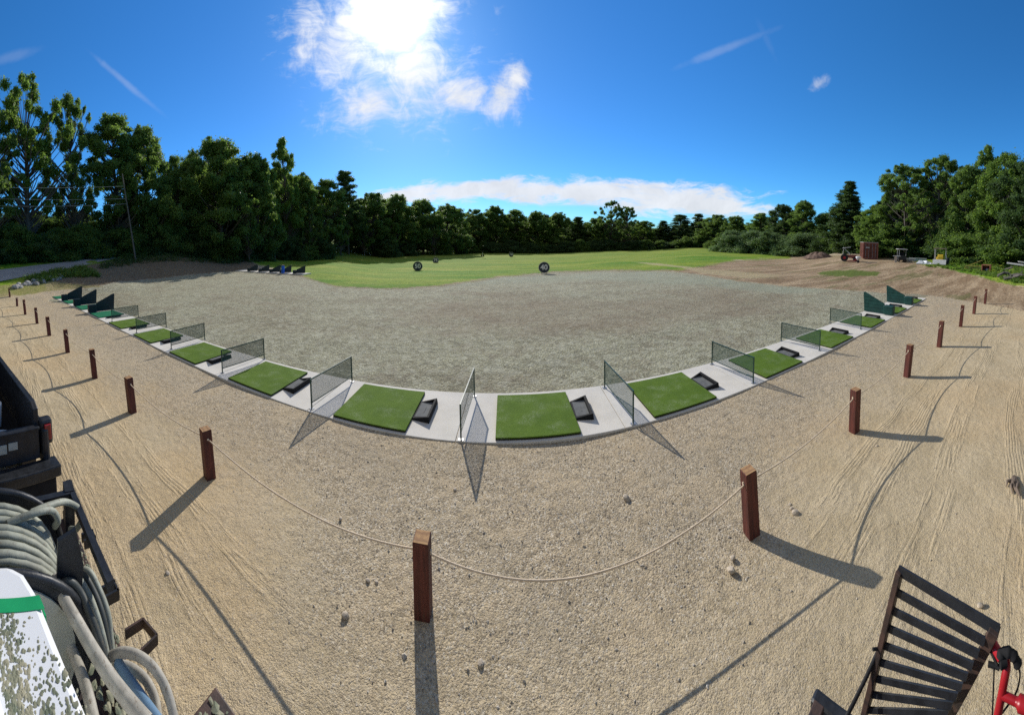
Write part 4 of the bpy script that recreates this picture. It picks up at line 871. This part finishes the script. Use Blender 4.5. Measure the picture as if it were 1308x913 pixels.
# ------------------------------------------------------------------ trailer the photographer stands on
e_, n_ = Vector((.995,.099,0)), Vector((.099,-.995,0)); O_ = Vector((0,.85,0))
def T(s, w, z): return O_+e_*s+n_*w+Vector((0,0,z))
TM = Matrix((e_, n_, Vector((0,0,1)))).transposed()
def tz(lst): return [atz(px, py, z) for px, py, z in lst]
def smooth(pts, k=6):
    pts = [Vector(p) for p in pts]; out = []
    for i in range(len(pts)-1):
        p0, p1, p2, p3 = pts[max(0, i-1)], pts[i], pts[i+1], pts[min(len(pts)-1, i+2)]
        for j in range(k):
            u = j/k; out.append(.5*((2*p1)+(p2-p0)*u+(2*p0-5*p1+4*p2-p3)*u*u+(3*p1-p0-3*p2+p3)*u**3))
    return out+[pts[-1]]
def trailer():
    t = thing('trailer', T(-1,.9,0), 'flat black trailer carrying tank, hose reel and loose hoses', 'trailer'); t.rotation_euler = (0,0,0)
    W = WMB
    mb = W(); mb.box(T(-1,.98,.54), (5.25,1.84,.07), TM); mb.build('deck', M['rust_metal'], t)
    mb = W(); mb.bar(T(-3.62,.03,.6), T(1.6,.03,.6), .07, .15); mb.bar(T(-3.62,1.92,.6), T(1.6,1.92,.6), .07, .15); mb.build('side_rail', M['rust_metal'], t, bevel=.006)
    mb = W(); mb.bar(T(1.66,-.05,.56), T(1.66,2.0,.56), .085, .085); mb.build('rear_crossbar', M['black_metal'], t, bevel=.022)
    for (a, b) in (((108,683),(119,694)),((135,751),(147,764))):
        p, q_ = atz(*a, .62), atz(*b, .62); c = (p+q_)/2; mb = W()
        for d in (-.04,.04): mb.box(c+e_*d, (.018,.13,.09), TM)
        mb.box(c-n_*.055, (.10,.015,.09), TM); mb.build('stake_pocket', M['black_metal'], t)
    mb = W(); pp = tz([(160,810,.62),(183,795,.62),(201,816,.62),(177,839,.62)])
    for a, b in zip(pp, pp[1:]): mb.bar(a, b, .014, .075)
    mb.build('side_bracket', M['rust_metal'], t)
    mb = W(); mb.box(T(-.85,-.20,.66), (1.65,.42,.05), TM); mb.box(T(-.85,-.40,.55), (1.65,.03,.24), TM); mb.build('fender', M['rust_metal'], t, bevel=.01)
    for s in (-1.25,-.45):
        for w in (-.2, 2.15):
            mb = W(); mb.disc(T(s,w,.33), n_, .33, .22); wo = mb.build('wheel', M['tire'], t); mb = W(); mb.disc(T(s,w-.12,.33), n_, .18, .03); o = mb.build('rim', M['galv']); o.parent = wo; o.matrix_parent_inverse = wo.matrix_parent_inverse.copy(); o.location = (0,0,0)
            o.matrix_parent_inverse = (Matrix.Translation(t.location)@wo.matrix_parent_inverse).inverted()
    mb = W(); mb.bar(T(-3.6,.95,.5), T(-4.5,.95,.42), .1, .1); mb.bar(T(-3.6,.3,.5), T(-4.4,.9,.44), .08, .1); mb.bar(T(-3.6,1.6,.5), T(-4.4,1.0,.44), .08, .1); mb.build('tongue', M['black_metal'], t)
trailer()
def ramp():
    A, B = Vector((1.67,.53,1.7)), Vector((1.53,-.01,1.7)); C, D = atz(1213,913,.65), atz(1105,910,.65); 
    t = thing('ramp_gate', (1.75,.4,.6), 'black slatted steel ramp gate standing up at lower right', 'ramp'); nrm = (A-B).cross(D-A).normalized()
    A2, B2 = A, B; D2 = D+(D-A)*.12; C2 = C+(C-B)*.12
    mb = WMB(); mb.bar(A2, D2, .035, .045, nrm); mb.build('side_rail', M['rust_metal'], t, bevel=.004); mb = WMB(); mb.bar(B2, C2, .05, .045, nrm); mb.build('side_rail', M['rust_metal'], t, bevel=.004)
    def on_plane(px, py):
        d = ray(px, py); o = Vector((0,0,H)); return o+d*((A-o).dot(nrm)/d.dot(nrm))
    def slat(a, b, w_, name):
        p1, p2 = project(a), project(b); pts = [on_plane(p1[0]+(p2[0]-p1[0])*k/6, p1[1]+(p2[1]-p1[1])*k/6) for k in range(7)]; mb = WMB(); dn = (D-A).normalized(); vs = []; fs = []
        for p in pts: vs += [p-dn*w_/2+nrm*.005, p+dn*w_/2+nrm*.005, p+dn*w_/2-nrm*.005, p-dn*w_/2-nrm*.005]
        for i in range(6):
            for k in range(4): fs.append((i*4+k, i*4+(k+1)%4, i*4+4+(k+1)%4, i*4+4+k))
        fs += [(0,1,2,3), (24,25,26,27)]; mb.add(vs, fs); mb.build(name, M['black_metal'], t)
    slat(A+(A-B).normalized()*.012, B-(A-B).normalized()*.02, .06, 'top_bar')
    for k in range(10):
        u = .115+k*.108; a, b = A2.lerp(D2, u), B2.lerp(C2, u); ax = (b-a).normalized(); slat(a+ax*.015, b-ax*.015, .048, 'slat')
    mb = WMB(); mb.tube([A.lerp(D,.50)+Vector((-.04,.04,0)), A.lerp(D,.52)], .008, 6); mb.tube(tz([(1124,826,1.15),(1105,868,.95),(1080,918,.7)]), .012, 7); mb.build('support_rod', M['black_metal'], t)
ramp()
def handle():
    t = thing('handlebar', (1.45,-.06,.6), 'red tubular handlebar with black levers and cables at lower right', 'handlebar')
    mb = WMB(); mb.tube(smooth(tz([(1284,838,1.52),(1286,850,1.5),(1283,868,1.46),(1280,885,1.4),(1276,905,1.32),(1270,935,1.2)])), .020, 10); mb.build('stem', M['red_paint'], t)
    mb = WMB(); mb.tube(tz([(1266,818,1.56),(1279,840,1.54)]), .022, 10); mb.build('grip', M['light_red'], t)
    mb = WMB(); mb.tube(smooth(tz([(1280,887,1.4),(1292,893,1.4),(1308,900,1.4),(1335,905,1.4)])), [.017]*10+[.03]*9, 10); mb.build('cross_brace', M['red_paint'], t)
    mb = WMB(); mb.tube(smooth(tz([(1277,842,1.55),(1281,833,1.57),(1291,834,1.57),(1297,841,1.55),(1301,850,1.52)])), [.018,.02,.02,.022,.024,.022]*4+[.018], 8); mb.tube(tz([(1277,846,1.54),(1285,843,1.54)]), .026, 8); mb.build('brake_lever', M['black_plastic'], t)
    mb = WMB(); mb.tube(tz([(1262,848,1.5),(1271,850,1.5),(1277,853,1.5)]), .011, 6); mb.tube(tz([(1264,828,1.54),(1274,850,1.52)]), .007, 6); mb.build('throttle_lever', M['black_plastic'], t)
    mb = WMB(); mb.tube(smooth(tz([(1300,851,1.5),(1303,862,1.46),(1299,882,1.4),(1288,900,1.3),(1272,920,1.2)])), .0045, 5); mb.build('cable', M['black_plastic'], t); mb = WMB(); mb.tube(tz([(1270,852,1.5),(1269,880,1.4),(1267,925,1.2)]), .0045, 5); mb.build('cable', M['black_plastic'], t)
handle()
def tank():
    t = thing('water_tank', (-1.2,-.4,.6), 'white plastic tank with green stripe dusted with green mulch', 'tank'); W = WMB
    poly = [(-1.85,-1.1,0),(-1.85,-.10,0),(-1.80,-.02,0),(-1.70,.035,0),(-1.22,.19,0),(-.35,.30,0),(-.2,-1.1,0)]
    mb = W(); mb.prism(poly, (0,0,.6), (0,0,1.8)); mb.build('body', M['tank_white'], t, bevel=.035)
    mb = W(); s = [(-1.665,-1.1),(-1.665,.0516),(-1.60,.0726),(-1.60,-1.1)]; mb.prism([(x,y,0) for x,y in s], (0,0,1.798), (0,0,1.8045)); d = Vector((.51,.165,0)).normalized(); 
    mb.bar(Vector((-1.633,.0645,1.2)), Vector((-1.633,.0645,1.765)), .066, .008, Vector((-d.y,d.x,0))); mb.build('green_band', M['green_stripe'], t)
    mb = W(); mb.prism([(-1.50,-1.0,0),(-1.44,-.22,0),(-1.1,-.08,0),(-.3,-.05,0),(-.3,-1.0,0)], (0,0,1.81), (0,0,1.92)); mb.build('lid', M['white_paint'], t, bevel=.03)
    mb = W(); mb.box(T(-1.1,.95,.6), (1.2,1.1,.1), TM); mb.build('skid', M['black_metal'], t)
def tank_mat():
    m, t, b = newmat('tank_white'); tc = t.node('ShaderNodeTexCoord').outputs['Object']; n = t.step(t.noise(tc, 7, 8, .8), .42, .62); f = t.noise(tc, 60, 3, .7)
    d = t.mix(f, (.20,.25,.17), (.50,.46,.34)); sp = t.node('ShaderNodeSeparateXYZ'); t.put(sp.inputs[0], tc); k = t.step(sp.outputs[0], -.45, -.3)
    t.put(b.inputs['Base Color'], t.mix(t.mul(n, t.m('MULTIPLY', k, .85)), (.80,.81,.82), d)); b.inputs['Roughness'].default_value = .45; return m
M['tank_white'] = tank_mat()
tank()
def mulch():
    q = random.Random(21); mb = MB()
    def clump(p, s): mb.blob(p, s, q.randrange(9999), 1, .45, (1.3,1,.4))
    for _ in range(1500):
        px, py = q.uniform(-10, 115), q.uniform(778, 930)
        if px > (py-735)*.62+ 8: continue
        w = abs(px-(py-790)*.16-6) < 16
        if not w and q.random() < .75: continue
        clump(atz(px, py, 1.80), q.uniform(.003, .010))
    for _ in range(240):
        s = q.uniform(-3.2, -1.0); clump(T(s, q.uniform(.0,.10), .675), q.uniform(.006, .018))
    for _ in range(160): clump(T(q.uniform(-1.65,-.9), q.uniform(-.40,.02), .69), q.uniform(.008, .024))
    for _ in range(420):
        s = q.uniform(-2.2, -1.0); clump(T(s, q.uniform(.12, .75), q.uniform(.60, .74)), q.uniform(.010, .03))
    o = mb.build('mulch', M['debris']); tag(o, 'green grey mulch clumps spilled over the tank and trailer', 'mulch', kind='stuff')
mulch()
def reel():
    t = thing('hose_reel', T(-2.45,.85,.6), 'large black hose reel behind the white tank', 'hose reel'); c = lambda s: T(s,.86,1.0)
    for s in (-2.14,-2.86):
        mb = WMB(); N = 40; ring = []
        mb.tube([c(s)+n_*(.60*math.cos(a))+Vector((0,0,.56*math.sin(a))) for a in np.linspace(0,2*math.pi,N,endpoint=False)], .028, 8, closed=True); mb.disc(c(s-.0), e_, .58, .015, 40); mb.build('flange', M['black_metal'], t)
    mb = WMB(); mb.disc(c(-2.12), e_, .50, .012, 40); fp = mb.build('face_plate', M['reel_face'], t)
    mb = WMB(); mb.disc(c(-2.10), e_, .20, .05, 24); mb.tube([c(-2.1), c(-1.98)], .07, 12); mb.build('hub', M['black_metal'], t)
    mb = WMB(); mb.disc(c(-2.5), e_, .38, .68, 32); mb.build('drum', M['black_metal'], t)
    g = [atx(74,692,-2.16), atx(97,677,-2.16), atx(107,722,-2.16), atx(104,760,-2.16), atx(72,760,-2.16)]; mb = WMB(); mb.prism(g, (0,0,0), (-.03,0,0)); mb.build('guard_plate', M['black_metal'], t)
    mb = WMB(); mb.bar(T(-3.15,.12,.62), T(-3.05,.12,1.35), .09, .12); mb.bar(T(-2.1,.10,1.3), T(-3.15,.10,1.3), .05, .07); mb.bar(T(-3.0,.12,1.3), T(-3.0,1.8,1.3), .06, .07); mb.build('frame', M['black_metal'], t)
    # hose wound on the drum
    q = random.Random(3); pts = []; turns = 8
    for lay, R_ in enumerate((.43,.51)):
        for k in range(turns*28):
            a = 2*math.pi*k/28; f = k/(turns*28); f = f if lay == 0 else 1-f; wob = .012*math.sin(a*1.3+lay*2)+.02*math.sin(a*.37)
            pts.append(c(-2.22-.56*f+wob)+n_*(R_*math.cos(a))+Vector((0,0,(R_+wob*.6)*math.sin(a))))
    mb = MB(); mb.tube(pts, .0265, 9); loop = smooth(tz([(40,655,1.52),(62,646,1.5),(84,641,1.42),(101,650,1.3),(104,664,1.2),(98,675,1.1),(90,676,1.0)])); mb.tube(loop, .026, 9)
    loop = smooth(tz([(10,668,1.5),(45,655,1.54),(66,652,1.5),(74,664,1.4),(70,672,1.3)])); mb.tube(loop, .026, 9)
    o = mb.build('hose', M['grey_hose']); tag(o, 'grey green hose wound thickly on the black reel', 'hose', 'hoses carried on the trailer')
def face_mat():
    return mat('reel_face', (.34,.34,.28), .55, .2, 3, spots=.4)
M['reel_face'] = face_mat()
reel()
def hoses():
    def H_(l, r, m, lab, z=None):
        mb = MB(); mb.tube(smooth(tz(l)), r, 10); o = mb.build('hose', M[m]); tag(o, lab, 'hose', 'hoses carried on the trailer')
    H_([(70,738,1.34),(82,765,1.32),(100,797,1.26),(120,832,1.2),(142,866,1.16),(165,896,1.14),(190,925,1.12)], .038, 'tan_hose', 'thickest tan hose running down beside the tank')
    H_([(52,762,1.2),(66,788,1.1),(84,815,1.02),(100,850,.98),(112,885,.96),(122,930,.95)], .034, 'tan_hose', 'mud-caked hose between thick tan hose and tank')
    H_([(142,838,.95),(158,833,1.0),(178,838,1.02),(198,855,1.0),(213,882,.95),(222,915,.9),(226,935,.88)], .026, 'tan_hose', 'outer curved hose bulging past the trailer edge')
    H_([(146,850,.88),(164,852,.92),(184,866,.92),(198,892,.88),(204,930,.84)], .026, 'tan_hose', 'inner curved hose inside the outer bulging one')
    for k, (dx, z, m, lab) in enumerate(((0,1.2,'dark_hose','dark hose strand leftmost in the drooping bundle'),(9,1.12,'grey_hose','grey strand in the middle of the drooping bundle'),(17,1.05,'dark_hose','dark strand right of the grey one in the bundle'),(25,1.0,'grey_hose','rightmost grey strand along the trailer edge'))):
        H_([(70+dx,752-dx*.8,z+.12),(88+dx,742-dx*.5,z+.16),(103+dx,757,z+.08),(115+dx*.9,785,z),(126+dx*.6,815,z-.1),(134+dx*.4,845,z-.2),(140+dx*.2,875,z-.28)], .024, m, lab)
    mb = MB(); mb.tube(tz([(150,845,.95),(172,878,.95),(205,925,.93)]), .030, 12); o = mb.build('pipe', M['blue_pipe']); tag(o, 'straight dull blue pipe lying between the curved hoses', 'pipe')
    mb = MB(); c = (atz(52,768,1.1)+atz(104,728,1.1))/2; a = (atz(104,728,1.1)-atz(52,768,1.1))/2; b = Vector((-a.y, a.x, 0)); b = b.normalized()*a.length*.45
    ring = [c+a*math.cos(x)+b*math.sin(x)+Vector((0,0,.06)) for x in np.linspace(0,6.283,28,endpoint=False)]; t = thing('bucket', (c.x,c.y,.6), 'dark rimmed bucket holding hose ends beside the tank', 'bucket')
    mb = WMB(); mb.tube(ring, .014, 7, closed=True); mb.build('rim', M['black_plastic'], t); mb = WMB(); n = 28; low = [p*1+Vector((0,0,-.5)) for p in ring]; mb.add(ring+low, [(i,(i+1)%n,n+(i+1)%n,n+i) for i in range(n)], True); mb.build('wall', M['dark_hose'], t)
hoses()
# ------------------------------------------------------------------ dark pickup that tows the trailer
def pickup():
    f, l = Vector((-.966,-.259,0)), Vector((.259,-.966,0)); O2 = Vector((-4.62,.28,0)); VM = Matrix((f, l, Vector((0,0,1)))).transposed()
    V = lambda s, w, z: O2+f*s+l*w+Vector((0,0,z)); W = WMB
    t = thing('pickup_truck', V(2,.8,0), 'rear corner of a black pickup with open cargo bed at left', 'pickup truck')
    mb = W(); mb.prism([V(0,0,.70),V(0,0,1.36),V(.12,0,1.43),V(2.4,0,1.46),V(2.4,0,.70)], (0,0,0), l*.09); mb.prism([V(0,1.75,.70),V(0,1.75,1.36),V(.12,1.75,1.43),V(2.4,1.75,1.46),V(2.4,1.75,.70)], (0,0,0), l*.09)
    mb.box(V(2.38,.92,1.08), (.08,1.6,.74), VM); mb.build('bed_wall', M['black_metal'], t, bevel=.015)
    mb = W(); mb.box(V(1.2,.92,.72), (2.3,1.64,.06), VM); 
    for k in range(12): mb.box(V(1.2,.2+k*.13,.755), (2.25,.05,.02), VM)
    mb.build('bed_floor', M['black_plastic'], t)
    mb = W(); mb.box(V(-.03,.88,.90), (.07,1.70,.42), VM); mb.box(V(-.03,.88,1.12), (.11,1.72,.04), VM); mb.build('tailgate', M['black_metal'], t, bevel=.012)
    mb = W(); mb.box(V(1.15,-.06,.84), (2.5,.12,.52), VM); mb.box(V(0.02,-.09,1.02), (.16,.2,.36), VM); mb.build('fender', M['black_metal'], t, bevel=.04)
    mb = W(); mb.box(V(-.075,-.10,1.03), (.03,.10,.22), VM); mb.build('tail_light', M['tail_red'], t, bevel=.01)
    mb = W(); mb.box(V(-.16,.80,.58), (.24,2.0,.16), VM); mb.build('bumper', M['black_metal'], t, bevel=.02)
    mb = W(); mb.box(V(-.20,.72,.30), (.05,1.72,.40), VM); mb.build('lower_panel', M['black_plastic'], t, bevel=.02)
    mb = W(); mb.box(V(-.072,.42,.95), (.012,.13,.10), VM); mb.box(V(-.072,.62,.93), (.012,.22,.12), VM); mb.build('plate', M['plate'], t)
    mb = W(); mb.box(V(-.235,.72,.40), (.02,.16,.10), VM); mb.build('reflector', M['tail_red'], t)
    mb = W(); mb.bar(V(-.2,.42,.16), V(-.36,.42,.16), .09, .09); mb.tube([V(-.27,.30,.20)+f*0+l*(.07*math.cos(a))+Vector((0,0,.06*math.sin(a))) for a in np.linspace(0,6.28,16,endpoint=False)], .018, 7, closed=True); mb.bar(V(-.24,.28,.30),V(-.24,.50,.30), .02, .04); mb.build('hitch', M['galv'], t)
    mb = W(); mb.box(V(3.9,.92,1.15), (2.9,1.9,.75), VM); mb.prism([V(2.5,.1,1.5),V(2.7,.15,2.0),V(4.1,.15,2.0),V(4.7,.1,1.5)], (0,0,0), l*1.6); mb.build('cab', M['black_metal'], t, bevel=.05)
    for s in (1.0, 4.4):
        for w in (-.02, 1.8): mb = W(); mb.disc(V(s,w,.38), l, .38, .24); mb.build('wheel', M['tire'], t)
    # cargo
    b = V(.95,.50,.75); t2 = thing('cargo_bucket', b, 'white bucket with dark red inside in the truck bed', 'bucket'); mb = MB(); n = 20
    for R_, z in (): pass
    ro = [(.17*math.cos(2*math.pi*k/n), .17*math.sin(2*math.pi*k/n)) for k in range(n)]; vs = [(x*.85,y*.85,0) for x,y in ro]+[(x,y,.36) for x,y in ro]+[(x*.84,y*.84,.36) for x,y in ro]+[(x*.75,y*.75,.1) for x,y in ro]
    mb.add(vs, [(j*n+i, j*n+(i+1)%n, (j+1)*n+(i+1)%n, (j+1)*n+i) for j in range(3) for i in range(n)], True); mb.build('pail', M['white_paint'], t2); mb = MB(); mb.disc((0,0,.2),(0,0,1),.135,.04); mb.build('contents', M['rust_red'], t2)
    b = V(.28,.50,.75); mb = MB(); mb.blob((0,0,.1), .2, 5, 2, .12, (1.2,.9,.55)); o = mb.build('cargo_bag', M['pale_blue']); o.location = b; tag(o, 'pale blue sack lying in the open truck bed', 'bag')
M['tail_red'] = mat('tail_red', (.30,.02,.02), .2, .1, 9, spec=.6)
pickup()
# ------------------------------------------------------------------ light, sky, camera
SUN_AZ, SUN_EL = R(-18.3), R(27.5)
sd = bpy.data.lights.new('sun', 'SUN'); sd.energy = 4.5; sd.angle = R(.5); sd.color = (1, .95, .86); so = bpy.data.objects.new('sun', sd); COL.objects.link(so)
v = Vector((math.sin(SUN_AZ)*math.cos(SUN_EL), math.cos(SUN_AZ)*math.cos(SUN_EL), math.sin(SUN_EL))); so.rotation_euler = v.to_track_quat('Z', 'Y').to_euler()
w = bpy.data.worlds.new('World'); scene.world = w; w.use_nodes = True; t = NT(w.node_tree); bg = w.node_tree.nodes['Background']
sky = t.node('ShaderNodeTexSky', sky_type='NISHITA'); sky.sun_disc = False; sky.sun_elevation = SUN_EL; sky.sun_rotation = SUN_AZ; sky.altitude = 100; sky.air_density = 1.0; sky.dust_density = .25; sky.ozone_density = 2.6
hs = t.node('ShaderNodeHueSaturation'); hs.inputs['Saturation'].default_value = 1.05; hs.inputs['Hue'].default_value = .5; t.l.new(sky.outputs[0], hs.inputs['Color'])
tc = t.node('ShaderNodeTexCoord').outputs['Generated']; sp = t.node('ShaderNodeSeparateXYZ'); t.put(sp.inputs[0], tc)
az = t.m('ARCTAN2', sp.outputs[0], sp.outputs[1]); hv = t.m('DIVIDE', sp.outputs[2], t.m('SQRT', t.add(t.mul(sp.outputs[0], sp.outputs[0]), t.mul(sp.outputs[1], sp.outputs[1]))))
cv = t.node('ShaderNodeCombineXYZ'); t.put(cv.inputs[0], az); t.put(cv.inputs[1], hv); uv = cv.outputs[0]
def sk(px, py): d = ray(px, py); return math.atan2(d.x, d.y), d.z/math.hypot(d.x, d.y)
def ell(px, py, rx, ry, rot=0):
    u, v_ = sk(px, py); du = t.sub(az, u); dv = t.sub(hv, v_); c, s = math.cos(rot), math.sin(rot)
    a = t.add(t.mul(du, c*F/rx), t.mul(dv, s*F/rx)); b = t.add(t.mul(du, -s*F/ry), t.mul(dv, c*F/ry)); return t.sub(1, t.m('SQRT', t.add(t.mul(a, a), t.mul(b, b))))
def mx(*a):
    o = a[0]
    for x in a[1:]: o = t.m('SMOOTH_MAX', o, x, .25)
    return o
wn = t.node('ShaderNodeTexNoise'); t.put(wn.inputs['Vector'], uv); wn.inputs['Scale'].default_value = 5; wn.inputs['Detail'].default_value = 4
wv = t.node('ShaderNodeVectorMath', operation='MULTIPLY_ADD'); t.put(wv.inputs[0], wn.outputs['Color']); wv.inputs[1].default_value = (.10,.10,0); t.put(wv.inputs[2], uv)
fb = t.noise(wv.outputs[0], 11, 9, .64, .5); fb2 = t.noise(t.scalev(wv.outputs[0], (1, 4.5, 1)), 8, 9, .68, .3); fl = t.noise(uv, 3.5, 3, .5)
c1 = mx(ell(455,40,82,62,.2), ell(520,80,62,75), ell(475,128,60,32,.3), ell(500,0,85,60), ell(585,122,60,26,.15), ell(640,120,30,34,-.6), ell(660,100,16,20))
d1 = t.step(t.add(c1, t.add(t.mul(t.sub(fb, .5), 2.6), t.mul(t.sub(fb2, .5), 1.3))), -.35, 1.15)
c2 = mx(ell(740,246,200,19,-.02), ell(600,243,140,13,.06), ell(870,256,120,24,-.05), ell(535,246,110,10,.10), ell(915,262,80,14,-.06))
d2 = t.step(t.add(c2, t.mul(t.sub(fb2, .46), 2.4)), -.05, .7)
hole = t.mul(t.step(t.add(ell(725,268,60,7), t.mul(t.sub(fb2, .5), 1.5)), -.1, .5), .85); d2 = t.mul(d2, t.sub(1, hole))
c3 = t.mul(t.step(t.add(ell(1046,108,17,11,.8), t.mul(t.sub(fb, .5), 3)), .0, 1.3), .5)
def trail(a, b, wpx, amt):
    (u1, v1), (u2, v2) = sk(*a), sk(*b); L = math.hypot(u2-u1, v2-v1); cx, cy = (a[0]+b[0])/2, (a[1]+b[1])/2
    return t.mul(t.step(t.add(ell(cx, cy, L/2*F, wpx, math.atan2(v2-v1, u2-u1)), t.mul(t.sub(fb, .5), .9)), .0, .9), amt)
c4 = t.m('MAXIMUM', trail((105,58),(215,152),6,.15), trail((850,92),(1000,33),7,.12)); c4 = t.m('MAXIMUM', c4, trail((-30,85),(60,60),10,.08)); c4 = t.m('MAXIMUM', c4, trail((965,20),(995,85),6,.03))
cl = t.m('MAXIMUM', t.m('MAXIMUM', t.mul(d1, .96), t.mul(d2, .93)), t.m('MAXIMUM', c3, c4))
su, sv = sk(505, 8); ds = t.m('SQRT', t.add(t.mul(t.sub(az, su), t.sub(az, su)), t.mul(t.sub(hv, sv), t.sub(hv, sv))))
glow = t.m('POWER', t.m('MAXIMUM', t.sub(1, t.m('DIVIDE', ds, .50)), 0), 3.2)
lum = t.add(t.add(7.4, t.mul(t.sub(fl, .5), 2.5)), t.add(t.mul(t.sub(fb, .5), 3.6), t.mul(glow, 9)))
cc = t.node('ShaderNodeCombineXYZ'); t.put(cc.inputs[0], t.mul(lum, .97)); t.put(cc.inputs[1], t.mul(lum, .99)); t.put(cc.inputs[2], t.mul(lum, 1.03))
hsx = t.node('ShaderNodeSeparateColor'); t.put(hsx.inputs[0], hs.outputs[0])
hz = t.m('POWER', t.m('MAXIMUM', t.sub(1, t.m('DIVIDE', t.m('SQRT', t.add(t.mul(t.sub(az, SUN_AZ), t.sub(az, SUN_AZ)), t.mul(t.sub(hv, .35), t.sub(hv, .35)))), 1.5)), 0), 1.2)
dim = t.sub(1, t.mul(hz, .30)); skx = t.node('ShaderNodeCombineXYZ')
t.put(skx.inputs[0], t.mul(dim, t.mul(.34, t.m('POWER', hsx.outputs[0], 1.14)))); t.put(skx.inputs[1], t.mul(dim, t.mul(hsx.outputs[1], t.sub(1.03, t.mul(hz, .12))))); t.put(skx.inputs[2], t.mul(dim, t.mul(hsx.outputs[2], 1.55)))
skc = skx.outputs[0]
g3 = t.node('ShaderNodeCombineXYZ'); [t.put(g3.inputs[i], t.mul(glow, k)) for i, k in enumerate((1.6, 1.6, 1.6))]
skg = t.mix(1.0, skc, g3.outputs[0], 'ADD')
core = t.step(t.add(ds, t.mul(t.sub(fb, .5), .12)), .14, .03)
fin = t.mix(cl, skg, cc.outputs[0]); c5 = t.node('ShaderNodeCombineXYZ'); [t.put(c5.inputs[i], t.mul(core, 14)) for i in range(3)]
fin = t.mix(1.0, fin, c5.outputs[0], 'ADD')
# added unseen cloud cover overhead and behind the photographer, keeps shadow colour neutral
above = t.step(hv, .95, 1.5); behind = t.mul(t.step(t.m('ABSOLUTE', az), 1.8, 2.3), t.step(hv, -.02, .12)); fill_veil = t.m('MAXIMUM', above, behind)
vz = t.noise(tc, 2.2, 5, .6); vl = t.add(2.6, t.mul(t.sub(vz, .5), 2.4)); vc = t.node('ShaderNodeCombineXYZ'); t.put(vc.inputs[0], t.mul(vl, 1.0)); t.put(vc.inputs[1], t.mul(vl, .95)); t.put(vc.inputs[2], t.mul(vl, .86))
fin = t.mix(t.mul(fill_veil, .9), fin, vc.outputs[0])
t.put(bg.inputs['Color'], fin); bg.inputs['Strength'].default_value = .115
scene.view_settings.view_transform = 'Standard'; scene.view_settings.look = 'None'; scene.view_settings.exposure = 0.0; scene.view_settings.gamma = 1
cd = bpy.data.cameras.new('camera'); cam = bpy.data.objects.new('camera', cd); COL.objects.link(cam); scene.camera = cam
scene.render.engine = 'CYCLES'
cd.type = 'PANO'; cd.panorama_type = 'CENTRAL_CYLINDRICAL'; cd.central_cylindrical_range_u_min = -X0/F; cd.central_cylindrical_range_u_max = (W0-X0)/F
cd.central_cylindrical_range_v_min = -(H0-Y0)/F; cd.central_cylindrical_range_v_max = Y0/F; cd.central_cylindrical_radius = 1; cd.clip_start = .05; cd.clip_end = 20000
cam.matrix_world = Matrix.Translation((0,0,H)) @ (CAMROT @ Matrix.Rotation(math.pi/2, 3, 'X')).to_4x4()
scene.cycles.max_bounces = 6; scene.cycles.transparent_max_bounces = 24; scene.cycles.sample_clamp_indirect = 8
try: scene.cycles.use_denoising = False; scene.cycles.denoiser = 'OPENIMAGEDENOISE'
except Exception: pass
